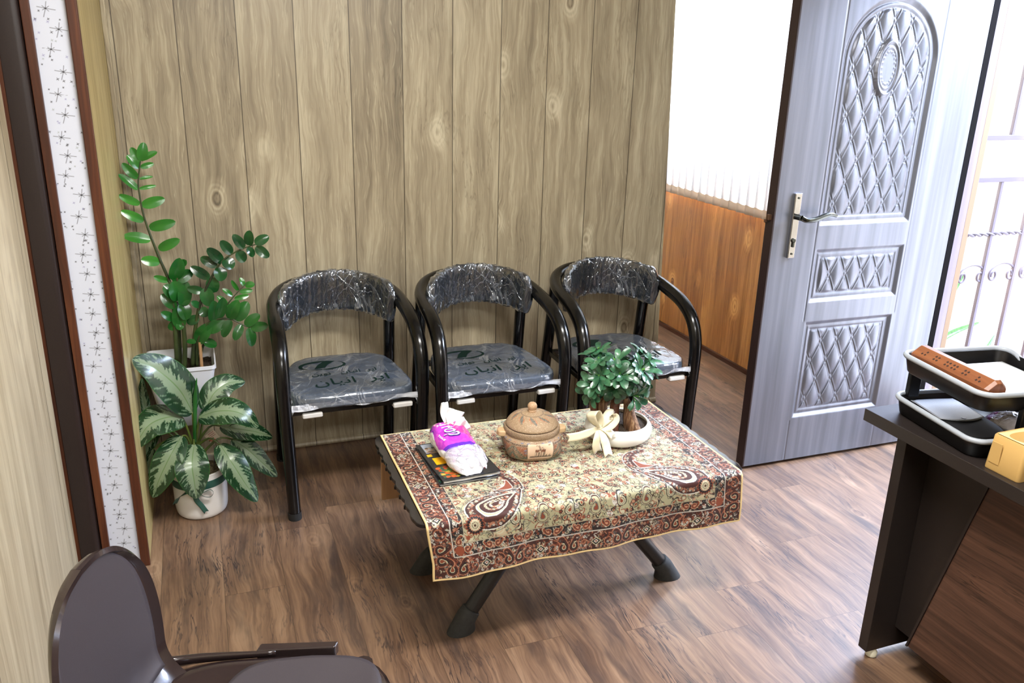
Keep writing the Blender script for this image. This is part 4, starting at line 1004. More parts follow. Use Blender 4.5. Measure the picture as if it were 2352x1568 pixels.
# bonsai in a white bowl
M_ceram = plain('white_glaze', (240, 238, 232), 0.12, coat=0.5)
n = NT('potting_soil'); f = n.noise(n.coord(), 220, 4, 0.7); n.set(color=n.ramp(f, [(0.35, srgb(26, 20, 16)), (0.6, srgb(74, 58, 42)), (0.75, srgb(130, 110, 84))]), rough=0.95); n.bump(f, 1.0, 0.006); M_soil = n.m
bo = Vector((1.226, 2.214, CZ)); bs = thing('bonsai', 'small bushy bonsai with twisted trunk in a white oval bowl', 'potted plant', bo)
g = G(); g.lathe(fine([(0.060, 0.0), (0.085, 0.002), (0.103, 0.016), (0.110, 0.034), (0.108, 0.050), (0.100, 0.061), (0.096, 0.063), (0.092, 0.060), (0.093, 0.050), (0.0, 0.048)], 5), 96); obj('bowl', g, M_ceram, bs, angle=180)
g = G(); g.grid(lambda u, v: (0.093*v*math.cos(2*PI*u), 0.093*v*math.sin(2*PI*u), 0.052+0.006*(1-v)+0.003*mnoise.noise(Vector((v*math.cos(2*PI*u)*8, v*math.sin(2*PI*u)*8, 0)))), 60, 14); obj('soil', g, M_soil, bs, angle=180)
n = NT('weathered_wood'); o = n.sep(); f = n.noise(n.comb(n.M('MULTIPLY', o[0], 170.0), n.M('MULTIPLY', o[1], 170.0), n.M('MULTIPLY', o[2], 14.0)), 1.0, 4, 0.65)
n.set(color=n.ramp(f, [(0.3, srgb(58, 36, 20)), (0.5, srgb(112, 76, 48)), (0.7, srgb(170, 138, 104))]), rough=0.6); n.bump(f, 0.9, 0.006); M_drift = n.m
M_bark = speck('red_brown_bark', (112, 70, 50), 0.55, scale=120, amt=0.3, bump=0.4)
g = G(); g.tube([(0.022, -0.055, 0.046), (0.012, -0.050, 0.09), (0.008, -0.040, 0.130), (0.0, -0.02, 0.165)], [0.036, 0.028, 0.018, 0.008], 14, sub=6, flat=0.75, up=(0, 1, 0)); obj('driftwood', g, M_drift, bs, angle=180, label='pale weathered stump')
g = G(); g.tube([(-0.045, -0.055, 0.048), (-0.040, -0.045, 0.085), (-0.025, -0.015, 0.125), (0.005, 0.0, 0.17), (0.01, 0.005, 0.215)], [0.015, 0.015, 0.0155, 0.012, 0.007], 14, sub=6); obj('trunk', g, M_bark, bs, angle=180)
g = G(); g.tube([(-0.055, 0.03, 0.048), (-0.075, 0.035, 0.10), (-0.070, 0.03, 0.15), (-0.04, 0.01, 0.21)], [0.014, 0.013, 0.012, 0.007], 12, sub=6); obj('trunk', g, M_bark, bs, angle=180)
g = G(); g.tube([(-0.03, 0.02, 0.048), (-0.052, 0.02, 0.11), (-0.015, 0.015, 0.16), (0.03, 0.01, 0.20)], [0.019, 0.017, 0.013, 0.006], 12, sub=6, flat=0.8); obj('trunk', g, M_drift, bs, angle=180)
def leafmat(name, c1, c2, rough=0.28, scale=20):
    n = NT(name); f = n.noise(n.coord(), scale, 2); n.set(color=n.ramp(f, [(0.3, srgb(*c1)), (0.7, srgb(*c2))]), rough=rough, coat=0.25, coatr=0.25, spec=0.5); return n.m
M_bleaf = leafmat('bonsai_leaf', (26, 62, 44), (62, 112, 76), 0.3, 30)
M_byoung = leafmat('bonsai_young_leaf', (62, 122, 48), (110, 160, 70), 0.3, 30)
r = random.Random(21); gA = G(); gB = G()
obov = lambda t: (math.sin(PI*min(1, t*0.98+0.01)**1.7))**0.75
cen = Vector((-0.018, 0.0, 0.222))
for k in range(40):
    th = r.uniform(0, 2*PI); ph = math.acos(r.uniform(-0.75, 1.0)); d = Vector((math.sin(ph)*math.cos(th), math.sin(ph)*math.sin(th), math.cos(ph)))
    rad = r.uniform(0.80, 1.0) if k > 10 else 0.45
    c = cen+Vector((d.x*0.118*rad, d.y*0.095*rad, d.z*0.092*rad-0.004)); out = (d+Vector((0, -0.15, 0.5))).normalized()
    a = out.orthogonal().normalized(); b = out.cross(a); m = r.choice((7, 8, 9)); off = r.uniform(0, 6)
    for j in range(m):
        an = off+2*PI*j/m*1.0+r.uniform(-.2, .2); L = r.uniform(0.040, 0.056); dr = (a*math.cos(an)+b*math.sin(an)); ty = r.uniform(0.15, 0.7)
        tip = c+dr*L+out*L*ty; mid = c+dr*L*0.5+out*L*(ty*0.65+0.08)
        leafmesh(gA, [c, mid, tip], r.uniform(0.017, 0.023), out, 0.18, 8, 4, prof=obov)
    for j in range(3):
        an = off+2.1*j; L = 0.016; dr = a*math.cos(an)+b*math.sin(an)
        leafmesh(gB, [c, c+dr*L*0.4+out*L*0.6, c+dr*L*0.7+out*L*1.1], 0.007, out, 0.2, 6, 4, prof=obov)
obj('foliage', gA, M_bleaf, bs, angle=180); obj('young_leaves', gB, M_byoung, bs, angle=180, label='lighter green young leaves')
# cream bow
n = NT('cream_satin'); n.set(color=srgb(226, 216, 186), rough=0.35, sheen=0.4); M_satin = n.m
rb = thing('ribbon_bow', 'cream satin bow on the left side of the white bonsai bowl', 'ribbon', bo+Vector((-0.105, -0.055, 0.0060)))
def ribbon(g, pts, w, side, n_=8, notch=False):
    P_ = spline(pts, n_); S = Vector(side).normalized(); vs = []; m = 4
    for i, p in enumerate(P_):
        t = i/(len(P_)-1); tg = (P_[min(i+1, len(P_)-1)]-P_[max(0, i-1)]).normalized(); sd = (S-tg*S.dot(tg)).normalized()
        ww = w(t) if callable(w) else w
        for j in range(m+1):
            e = tg*(0.35*ww*(abs(2*j/m-1))) if notch and i == len(P_)-1 else Vector((0, 0, 0))
            vs.append(p+sd*ww*(j/m-0.5)+e)
    g.add(vs, [(i*(m+1)+j, i*(m+1)+j+1, (i+1)*(m+1)+j+1, (i+1)*(m+1)+j) for i in range(len(P_)-1) for j in range(m)]); return g
wl = lambda t: 0.012+0.030*math.sin(PI*t)
K = Vector((-0.002, -0.018, 0.074))
for pts, sd in (([K, K+Vector((-0.022, -0.008, 0.022)), K+Vector((-0.034, -0.004, 0.048)), K+Vector((-0.016, 0.002, 0.058)), K+Vector((0.0, 0.0, 0.030)), K], (0.5, -1, 0.4)),
                ([K, K+Vector((0.022, -0.012, 0.004)), K+Vector((0.044, -0.008, 0.026)), K+Vector((0.040, 0.004, 0.040)), K+Vector((0.016, 0.0, 0.020)), K], (0.3, -1, -0.6))):
    g = G(); ribbon(g, pts, wl, sd); obj('loop', g, M_satin, rb, solid=0.0005, angle=180)
for pts, w2 in (([K, K+Vector((-0.034, -0.01, -0.006)), K+Vector((-0.072, -0.006, -0.016)), K+Vector((-0.100, 0.004, -0.022))], 0.026),
                ([K, K+Vector((-0.014, -0.022, -0.020)), K+Vector((-0.020, -0.026, -0.045)), K+Vector((-0.012, -0.022, -0.0685))], 0.030),
                ([K, K+Vector((0.002, -0.030, -0.022)), K+Vector((0.008, -0.040, -0.048)), K+Vector((0.010, -0.052, -0.0685))], 0.028),
                ([K, K+Vector((0.020, -0.016, -0.004)), K+Vector((0.034, -0.026, -0.020))], 0.024)):
    g = G(); ribbon(g, pts, lambda t, w2=w2: w2*(0.45+0.55*min(1, t*2.2)), (1, 0.1, 0.2) if pts[-1].x > -0.05 else (0.1, 0.3, 1), notch=True); obj('tail', g, M_satin, rb, solid=0.0005, angle=180)
g = G(); g.tube([K+Vector((-0.007, 0, 0.002)), K+Vector((0.007, -0.002, -0.001))], 0.008, 12, sub=2); obj('knot', g, M_satin, rb, angle=180)
# ------------------------------------------------------------------ potted plants in the left corner
M_plast = plain('white_plastic', (214, 216, 222), 0.35, sss=0.03)
def sqsec(hx, z, c=(0, 0), r=0.018, n=6):
    out = []
    for sx, sy, a0 in ((1, 1, 0), (-1, 1, 90), (-1, -1, 180), (1, -1, 270)):
        for i in range(n+1):
            a = math.radians(a0+90*i/n); out.append((c[0]+sx*(hx-r)+r*math.cos(a), c[1]+sy*(hx-r)+r*math.sin(a), z))
    return out
def loft(g, secs, cap0=True, cap1=False, mi=0):
    n = len(secs[0]); vs = [p for s_ in secs for p in s_]
    fs = [(k*n+i, k*n+(i+1) % n, (k+1)*n+(i+1) % n, (k+1)*n+i) for k in range(len(secs)-1) for i in range(n)]
    if cap0: fs.append(tuple(range(n))[::-1])
    if cap1: fs.append(tuple((len(secs)-1)*n+i for i in range(n)))
    return g.add(vs, fs, mi)
pc = Vector((-0.118, 3.236, 0))
g = G(); loft(g, [sqsec(0.108, 0.0), sqsec(0.110, 0.01), sqsec(0.126, 0.222), sqsec(0.132, 0.224), sqsec(0.132, 0.246), sqsec(0.122, 0.248), sqsec(0.120, 0.238), sqsec(0.098, 0.237), sqsec(0.096, 0.262), sqsec(0.088, 0.264)], cap1=True)
lift(g, pc); tag(obj('planter', g, M_plast, None, loc=None, angle=40), 'upturned white square plastic planter on the floor carrying the tall plant', 'planter').location = pc
zp = thing('zamioculcas_plant', 'tall glossy plant with paired oval leaflets in a tapered white square pot', 'potted plant', pc+Vector((0, 0, 0.265)))
g = G(); loft(g, [sqsec(0.080, 0.0), sqsec(0.082, 0.004), sqsec(0.119, 0.232), sqsec(0.124, 0.234), sqsec(0.124, 0.246), sqsec(0.119, 0.247), sqsec(0.113, 0.225), sqsec(0.108, 0.20)], cap1=True); obj('pot', g, M_plast, zp)
g = G(); g.grid(lambda u, v: ((u-0.5)*0.216, (v-0.5)*0.216, 0.206+0.012*mnoise.noise(Vector((u*9, v*9, 2)))+0.006*mnoise.noise(Vector((u*30, v*30, 1)))), 40, 40); obj('soil', g, M_soil, zp, angle=180)
M_zz = leafmat('zz_leaf', (14, 62, 24), (36, 104, 38), 0.2, 9)
M_zzy = leafmat('zz_young_leaf', (30, 98, 34), (62, 136, 46), 0.25, 9)
M_zzd = leafmat('zz_dark_leaf', (14, 52, 26), (36, 92, 44), 0.16, 12)
M_stem = leafmat('plant_stem', (34, 44, 26), (60, 74, 36), 0.4, 15)
r = random.Random(4); YZ = 3.21; CAMP = Vector((0, 0, CH))
Z2 = lambda x, y: (200+x/2.85, 300+y/2.85)       # sketch grid of this plant
ov = lambda t: (math.sin(PI*min(1, 0.03+t*0.97)**0.92))**0.62
def frond(name, path, leaves, m, dy, r0, r1, skip=0):
    pts = [atY(*Z2(x, y), YZ+dy*(i/(len(path)-1))) for i, (x, y) in enumerate(path)]
    g = G(); g.tube(pts, [r0, (r0+r1)/2, r1, r1*0.7], 10, sub=5); lift(g, zp.location); st = obj('stem', g, M_stem, zp, angle=180)
    g = G()
    for q in leaves:
        bx, by, tx, ty, w = q[:5]; t = min(range(len(path)), key=lambda i: (path[i][0]-bx)**2+(path[i][1]-by)**2)/(len(path)-1)
        y0 = YZ+dy*t; b = atY(*Z2(bx, by), y0); dd = r.uniform(-0.022, 0.012); tip = atY(*Z2(tx, ty), y0+dd)
        L = (tip-b).length; ww = w/2.85/1910*b.dot(Vector((0.0, 0.9, -0.3)))*1.12 if False else w/2.85/575
        tc = (CAMP-b).normalized(); up = (tc+Vector((r.uniform(-.35, .35), 0, r.uniform(-0.1, .35)))).normalized()
        mid = b.lerp(tip, 0.5)+up*L*0.07; leafmesh(g, [b, mid, tip], ww, up, 0.22, 10, 6, prof=ov)
    lift(g, zp.location); obj('leaflets', g, m, st, angle=180)
frond('a', [(588, 1500), (575, 1290), (560, 1060), (530, 965), (480, 850), (420, 700), (372, 560), (345, 430), (335, 330), (350, 200)],
      [(535, 985, 435, 955, 40), (475, 860, 352, 845, 62), (415, 715, 235, 690, 66), (370, 590, 218, 525, 55), (345, 480, 205, 420, 48), (332, 385, 205, 285, 46), (332, 312, 228, 212, 52), (340, 245, 260, 160, 54), (350, 200, 285, 110, 48), (352, 198, 372, 76, 60),
       (355, 190, 460, 138, 40), (350, 240, 437, 215, 34), (342, 315, 432, 300, 20), (342, 380, 453, 360, 24), (360, 490, 510, 445, 64), (408, 635, 580, 595, 66), (470, 775, 607, 710, 60)], M_zzy, 0.03, 0.0085, 0.0035)
frond('b', [(690, 1540), (705, 1330), (735, 1150), (790, 1010), (870, 870), (960, 800), (1050, 760), (1130, 738)],
      [(800, 965, 675, 890, 62), (850, 885, 742, 830, 62), (885, 860, 785, 770, 68), (945, 805, 872, 720, 62), (1025, 770, 953, 680, 60), (1060, 750, 1065, 652, 62), (1100, 740, 1190, 690, 62), (1105, 760, 1192, 828, 62), (1050, 765, 1090, 825, 50), (985, 790, 1030, 860, 68),
       (900, 840, 950, 905, 80), (860, 895, 880, 985, 82), (820, 960, 830, 1060, 80), (780, 1030, 800, 1150, 86), (760, 1050, 655, 1030, 52), (740, 1150, 680, 1120, 42), (745, 1160, 790, 1215, 62), (730, 1220, 655, 1260, 60)], M_zzd, -0.03, 0.0085, 0.003)
frond('c', [(720, 1540), (725, 1390), (770, 1280), (860, 1232), (945, 1235), (1030, 1275), (1080, 1292)],
      [(720, 1385, 810, 1265, 90), (900, 1235, 790, 1320, 80), (940, 1240, 890, 1352, 62), (1010, 1270, 965, 1372, 58), (1060, 1290, 1080, 1412, 66), (1072, 1290, 1185, 1272, 64), (1035, 1275, 1132, 1203, 66), (975, 1240, 1052, 1118, 86), (930, 1230, 990, 1108, 74), (860, 1228, 890, 1090, 68), (820, 1245, 830, 1110, 70), (760, 1380, 850, 1405, 60)], M_zz, -0.07, 0.007, 0.003)
frond('d', [(730, 1500), (800, 1300), (880, 1190), (935, 1115), (1000, 1042), (1045, 1000)],
      [(950, 1080, 885, 1035, 34), (990, 1045, 945, 978, 28), (1028, 1015, 1000, 962, 32), (1035, 1012, 1098, 1006, 44), (1000, 1055, 1085, 1045, 34), (965, 1100, 1060, 1078, 34), (915, 1140, 850, 1080, 40), (900, 1165, 965, 1150, 44)], M_zzy, 0.03, 0.005, 0.0022)
frond('e', [(635, 1550), (640, 1400), (625, 1230), (600, 1090), (590, 980), (600, 900)],
      [(565, 975, 605, 832, 88), (560, 985, 692, 920, 78), (610, 880, 652, 850, 46), (600, 1090, 500, 1012, 92), (600, 1110, 560, 985, 100), (580, 1160, 485, 1070, 66), (630, 1150, 640, 980, 84), (610, 1130, 670, 1080, 80), (620, 1130, 650, 1240, 84), (610, 1290, 590, 1150, 84), (570, 1235, 483, 1188, 54), (610, 1240, 535, 1300, 62), (610, 1255, 600, 1305, 50), (655, 1375, 712, 1388, 34)], M_zz, 0.0, 0.010, 0.005)
g = G(); g.tube([atY(*Z2(610, 1550), 3.26), atY(*Z2(600, 1280), 3.26), atY(*Z2(590, 1120), 3.26)], [0.009, 0.007, 0.004], 10, sub=4); lift(g, zp.location); obj('stem', g, M_stem, zp, angle=180)
g = G(); p0 = atY(*Z2(752, 1555), 3.19); p1 = atY(*Z2(738, 1385), 3.19); g.tube([p0, p1], 0.0058, 6, sub=1, flat=0.6); lift(g, zp.location); obj('stake', g, M_panel, zp, smooth=False, label='pale wooden stake')

# silver-leaved plant in the round pot
ac = Vector((-0.088, 2.972, 0)); ag = thing('aglaonema', 'silver and dark green broad-leaved plant in a round white pot with green ribbon', 'potted plant', ac)
M_pot = plain('satin_white_pot', (222, 220, 218), 0.28, coat=0.3)
g = G(); g.lathe(fine([(0.070, 0.0), (0.082, 0.003), (0.090, 0.018), (0.0935, 0.06), (0.0955, 0.165), (0.0965, 0.176), (0.0945, 0.180), (0.0905, 0.176), (0.089, 0.150), (0.086, 0.145)], 5)[:41]+[(0.0, 0.145)], 80); obj('pot', g, M_pot, ag, angle=180)
n = NT('gravel_soil'); f = n.vor(n.coord(), 110); n.set(color=n.ramp(f, [(0.0, srgb(150, 136, 104)), (0.5, srgb(92, 78, 54)), (0.9, srgb(40, 32, 24))]), rough=0.9); n.bump(f, 1.0, 0.004); M_grav = n.m
g = G(); g.grid(lambda u, v: (0.089*v*math.cos(2*PI*u), 0.089*v*math.sin(2*PI*u), 0.158+0.003*mnoise.noise(Vector((v*math.cos(2*PI*u)*12, v*math.sin(2*PI*u)*12, 0)))), 50, 12); obj('soil', g, M_grav, ag, angle=180)
M_grib = plain('grey_green_ribbon', (44, 84, 74), 0.4)
g = G(); g.lathe([(0.0962, 0.128), (0.0968, 0.131), (0.0972, 0.153), (0.0968, 0.156)], 80); o_ = obj('ribbon', g, M_grib, ag, solid=0.0008, label='grey-green ribbon tied round the pot')
for pts in (((-0.004, -0.099, 0.138), (0.006, -0.112, 0.115), (0.032, -0.112, 0.105), (0.044, -0.108, 0.118), (0.034, -0.104, 0.130), (0.010, -0.104, 0.122)), ((-0.02, -0.098, 0.138), (-0.016, -0.106, 0.10), (0.0, -0.106, 0.07), (0.012, -0.104, 0.045)),
            ((-0.02, -0.098, 0.138), (-0.05, -0.096, 0.125), (-0.075, -0.085, 0.105), (-0.088, -0.075, 0.08))):
    g = G(); ribbon(g, pts, 0.018, (1, 0.2, 0.6) if len(pts) < 6 else (0, -1, 0.4), notch=len(pts) < 6); obj('bow_strip', g, M_grib, o_, solid=0.0006, angle=180)
silver = np.array(srgb(122, 140, 112)[:3]); mid_ = np.array(srgb(100, 126, 92)[:3]); dgr = np.array(srgb(24, 62, 34)[:3]); lgr = np.array(srgb(52, 112, 40)[:3]); sil2 = np.array(srgb(126, 152, 122)[:3])
def agcol(seed, vein=0.0):
    def f(s, t):
        a = abs(s); sk = t*1.0-a*0.22                       # pattern runs obliquely outwards and forwards
        nz = mnoise.noise(Vector((s*1.6+seed*7, sk*24, seed)))*0.5+mnoise.noise(Vector((s*4+seed, sk*52, seed+4)))*0.35
        lim = (0.27+0.14*math.sin(PI*t))*(1-0.55*max(0, t-0.72)/0.28)+0.42*nz
        c = silver*(1-0.25*a)+mid_*0.25*a if a < lim else dgr*(0.8+0.3*nz)
        st = mnoise.noise(Vector((s*2+seed*3, sk*34+9, seed+2)))
        if lim <= a < 0.93 and st > 0.30: c = sil2*0.7
        if lim-0.10 < a < lim and st < -0.30: c = dgr*1.3
        if a > 0.965: c = lgr*(0.5+0.5*t)
        if a < 0.045: c = np.array(srgb(92, 124, 70)[:3])*0.9
        return (float(max(0, c[0])), float(max(0, c[1])), float(max(0, c[2])), 1)
    return f
n = NT('silver_leaf'); a = n.n('ShaderNodeAttribute'); a.attribute_name = 'paint'; n.set(color=a.outputs['Color'], rough=0.26, coat=0.35, coatr=0.25, spec=0.5); M_ag = n.m
agp = lambda t: (math.sin(PI*min(1, 0.02+0.98*t)**0.82))**0.72
YA = 2.95
def agleaf(i, pts, w, ys, upx=0.0, upz=0.35, lab=None):
    sp = [atY(u, v, y) for (u, v), y in zip(pts, ys)]
    tc = (CAMP-sp[1]).normalized(); up = (tc+Vector((upx, 0, upz))).normalized()
    g = G(); leafmesh(g, sp, w/640, up, 0.10, 108, 40, prof=agp, col=agcol(i*1.7+0.3), droop=0.10, wave=0.02, seed=i)
    lift(g, ag.location); lf = obj('leaf', g, M_ag, ag, angle=180)
    root = Vector((ac.x-0.005+0.004*math.cos(i*2), ac.y+0.004*math.sin(i*2), 0.20+0.02*(i % 3)))
    b = sp[0]; m = root.lerp(b, 0.6)+Vector((0, 0, 0.035 if b.z < 0.34 else 0.01))
    g = G(); g.tube([Vector((ac.x, ac.y, 0.15)), root, m, b+(sp[1]-b)*0.04], [0.007, 0.0055, 0.004, 0.003], 8, sub=4); lift(g, ag.location); obj('leaf_stalk', g, M_agst, lf, angle=180)
M_agst = leafmat('pale_stalk', (52, 72, 26), (98, 116, 48), 0.35, 14)
agleaf(1, [(443, 948), (412, 895), (362, 850), (304, 824)], 92, [2.95, 2.91, 2.88, 2.86], 0.25, 0.35)
agleaf(2, [(421, 960), (385, 958), (340, 978), (309, 1029)], 80, [2.95, 2.90, 2.87, 2.855], -0.1, 0.75)
agleaf(3, [(417, 1001), (392, 1045), (368, 1095), (350, 1142)], 68, [2.91, 2.865, 2.85, 2.86], -0.25, 0.4)
agleaf(4, [(446, 1020), (441, 1065), (446, 1105), (452, 1145)], 74, [2.90, 2.835, 2.82, 2.83], 0.0, 0.45)
agleaf(5, [(505, 1020), (530, 1058), (562, 1108), (592, 1151)], 66, [2.93, 2.88, 2.86, 2.87], 0.35, 0.35)
agleaf(6, [(533, 1008), (566, 1030), (602, 1062), (637, 1094)], 54, [2.99, 2.98, 2.99, 3.0], 0.3, 0.2)
agleaf(7, [(457, 958), (500, 944), (550, 948), (594, 980)], 72, [2.93, 2.89, 2.87, 2.87], 0.1, 0.85)
agleaf(8, [(505, 978), (548, 985), (590, 992), (626, 1004)], 58, [2.98, 2.98, 2.99, 3.0], 0.15, 0.9)
agleaf(9, [(471, 944), (490, 905), (522, 880), (563, 876)], 62, [2.98, 2.99, 3.01, 3.03], 0.1, 0.5)
agleaf(10, [(352, 975), (336, 945), (328, 905), (326, 868)], 26, [2.99, 3.02, 3.03, 3.04], -0.2, 0.2)
agleaf(11, [(352, 1030), (343, 1065), (334, 1095), (338, 1126)], 30, [2.98, 2.99, 2.99, 2.98], -0.3, 0.2)
agleaf(12, [(375, 985), (352, 1000), (334, 1040), (328, 1085)], 34, [3.0, 3.0, 3.0, 3.0], -0.3, 0.5)
g = G(); g.tube([atY(447, 1020, 2.955), atY(448, 960, 2.945), atY(448, 915, 2.94), atY(452, 868, 2.935)], [0.006, 0.0065, 0.008, 0.0012], 10, sub=6, flat=0.7); lift(g, ag.location); obj('new_leaf', g, M_zz, ag, angle=180, label='tightly rolled bright green new leaf')
g = G(); q0 = atY(492, 1075, 3.0); q1 = atY(492, 1022, 3.0); g.tube([q0, q1], 0.0014, 6, sub=1); lift(g, ag.location); tg_ = obj('tag_stick', g, M_iron, ag)
TP = Paint(0.042, 0.042, 0.0007, srgb(206, 190, 166)); rr = random.Random(1)
for _ in range(26): TP.dot(rr.uniform(.0, .022), rr.uniform(.0, .018), rr.uniform(.002, .004), rr.choice((srgb(190, 70, 60), srgb(214, 120, 100), srgb(90, 120, 60))))
for k_, yy in enumerate((.037, .030, .023)):
    x = .012
    while x < .036: TP.line([(x, yy), (x+.0012, yy+.002), (x+.0024, yy-.0012), (x+.003, yy+.001)], .0009, srgb(130, 40, 40)); x += .0036
c0 = atY(488, 1003, 2.995)
g = G(); g.grid(lambda u, v: (c0.x+((u-.5)*.8-(v-.5)*.5)*.042, c0.y, c0.z+((v-.5)*.85+(u-.5)*.5)*.042), 50, 50, col=lambda u, v: TP.at(u*.042, v*.042)); lift(g, ag.location)
obj('tag', g, vcol('paper_tag', 0.6), tg_, solid=0.0008, angle=180, label='small cream tag with red writing')

# ------------------------------------------------------------------ brown plastic chair at the left
M_brown = NT('brown_plastic'); M_brown.set(color=srgb(40, 30, 30), rough=0.2, coat=0.4, coatr=0.08, spec=0.5); M_brown = M_brown.m
M_matte = speck('matte_brown_plastic', (54, 48, 53), 0.5, scale=900, amt=0.06, bump=0.15)
bc = thing('plastic_chair', 'dark brown plastic chair with an egg-shaped backrest in the lower left corner', 'chair', (-0.033, 1.305, 0), -0.30)
HWZ = [(0.420, 0.150), (0.47, 0.160), (0.51, 0.170), (0.56, 0.182), (0.61, 0.188), (0.655, 0.186), (0.695, 0.175), (0.728, 0.154), (0.755, 0.125), (0.773, 0.092), (0.784, 0.055), (0.789, 0.0)]
hpts = spline([(a, 0, b) for a, b in HWZ], 5); hs = [p.x for p in hpts]; hw = [p.z for p in hpts]
def backsurf(k, s, infl=0.0):
    z = hs[k]; w = max(0, hw[k])*(1-infl); y = s*w; f = (z-0.45)/0.4
    x = -0.188-0.050*f+0.55*y*y*(1-0.4*f)+(0.10*max(0, (0.52-z)/0.12)**2)
    return Vector((x, y, z))
nk = len(hs); 
g = G(); ns = 28
vs_ = []
for k in range(nk):
    for j in range(ns+1):
        s = 2*j/ns-1; p = backsurf(k, s); e = max(0, abs(s)-0.80)/0.20
        p.x += 0.014*e*e; vs_.append(p)
g.add(vs_, [(k*(ns+1)+j, k*(ns+1)+j+1, (k+1)*(ns+1)+j+1, (k+1)*(ns+1)+j) for k in range(nk-1) for j in range(ns)])
bk = obj('backrest', g, M_brown, bc, solid=0.010, angle=60, bevel=0.003)
g = G(); vs_ = []
for k in range(6, nk-2):
    for j in range(ns+1):
        s = 2*j/ns-1; p = backsurf(k, s*0.88); p.x += 0.0085; vs_.append(p)
m_ = nk-8; g.add(vs_, [(k*(ns+1)+j, k*(ns+1)+j+1, (k+1)*(ns+1)+j+1, (k+1)*(ns+1)+j) for k in range(m_-1) for j in range(ns)])
obj('back_panel', g, M_matte, bk, solid=0.004, angle=60, label='matte grey-brown inset panel')
def seatxy(u, v, k=1.0):
    ph = 2*PI*u; c, s = math.cos(ph), math.sin(ph); p = 4.0; r_ = 1/((abs(c)**p+abs(s)**p)**(1/p)); X, Y = c*r_*v, s*r_*v
    return (0.045+0.245*X*k, (0.215-0.02*(X < 0)*abs(X))*Y*k)
g = G(); g.grid(lambda u, v: (*seatxy(u, v), 0.454-0.012*(1-v*v)-0.022*max(0, v-0.86)**1.0/0.14-0.02*max(0, seatxy(u, v)[0]-0.24)/0.06), 72, 26)
se = obj('seat', g, M_brown, bc, solid=0.008, angle=180)
g = G(); g.grid(lambda u, v: (seatxy(u, v*0.9)[0]*0.70+0.085, seatxy(u, v*0.9)[1]*0.96, 0.4620-0.012*(1-v*v*0.81)-0.018*max(0, seatxy(u, v*0.9)[0]-0.24)/0.06), 72, 22); obj('seat_panel', g, M_matte, se, solid=0.003, angle=180, label='matte grey-brown inset panel')
for s in (-1, 1):
    g = G(); g.tube([(-0.215, s*0.160, 0.515), (-0.205, s*0.172, 0.468), (-0.170, s*0.186, 0.449), (-0.10, s*0.200, 0.448), (0.04, s*0.208, 0.450)], [0.020, 0.020, 0.018, 0.014, 0.008], 14, sub=6, flat=0.6); obj('side_rail', g, M_brown, bc, angle=180, label='glossy curved side rail')
    g = G(); g.prism([(0.0, s*0.205), (0.16, s*0.212), (0.165, s*0.232), (0.005, s*0.228)][::s], 0.432, 0.460); obj('stacking_lug', g, M_brown, bc, bevel=0.004)
    for fx in (-1, 1):
        g = G(); x0, y0 = (0.22, 0.175) if fx > 0 else (-0.17, 0.165)
        g.tube([(x0, s*y0, 0.448), (x0+fx*0.018, s*(y0+0.012), 0.22), (x0+fx*0.035, s*(y0+0.022), 0.0)], [0.022, 0.018, 0.016], 12, sub=4); obj('leg', g, M_brown, bc)

# ------------------------------------------------------------------ reception desk
M_desk = speck('dark_laminate', (36, 30, 28), 0.38, scale=500, amt=0.1)
M_board = wood('dark_walnut_board', 2, 1, 0.9, [(0.0, srgb(38, 24, 18)), (0.4, srgb(66, 44, 34)), (0.7, srgb(92, 64, 50)), (1.0, srgb(120, 88, 70))], off=0.2, rough=0.4, knots=0.8, streak=((26, 18, 14), 0.8), bump=0.2, hue=0.05)
dk_ = thing('desk', 'dark brown reception desk with a wood-grain front board at the right edge', 'desk', (2.0, 0.65, 0))
def bxp(name, x0, x1, y0, y1, z0, z1, m, lab=None, bev=0.0015):
    g = G(); g.box(((x0+x1)/2, (y0+y1)/2, (z0+z1)/2), (x1-x0, y1-y0, z1-z0)); lift(g, dk_.location); return obj(name, g, m, dk_, bevel=bev, label=lab)
bxp('desk_top', 1.647, 2.36, -0.3, 1.612, 0.716, 0.750, M_desk)
bxp('end_panel', 1.690, 2.33, 1.495, 1.527, 0.028, 0.716, M_desk); bxp('end_panel', 1.690, 2.33, -0.28, -0.248, 0.028, 0.716, M_desk)
bxp('modesty_panel', 1.782, 1.798, -0.248, 1.495, 0.095, 0.716, M_desk, 'plain dark back board')
g = G(); g.prism([(-0.248, 0.095), (1.414, 0.095), (1.285, 0.660), (1.272, 0.7155), (-0.248, 0.7155)], 1.750, 1.774, ax=0); lift(g, dk_.location); obj('front_board', g, M_board, dk_, bevel=0.001, label='wood-grain front board with a slanted end')
g = G(); g.prism([(1.414, 0.095), (1.420, 0.095), (1.291, 0.660), (1.279, 0.7155), (1.272, 0.7155), (1.285, 0.660)], 1.746, 1.782, ax=0); lift(g, dk_.location); obj('edge_strip', g, M_desk, dk_)
M_glide = plain('cream_glide', (206, 202, 180), 0.5)
for x, y in ((1.725, 1.508), (2.28, 1.511), (1.725, -0.264), (2.28, -0.264)):
    g = G(); g.lathe([(0.010, 0.0), (0.016, 0.003), (0.017, 0.014), (0.012, 0.024), (0.012, 0.029)], 18); g.v = [(p[0]+x, p[1]+y, p[2]) for p in g.v]; lift(g, dk_.location); obj('glide', g, M_glide, dk_, label='small cream foot glide')
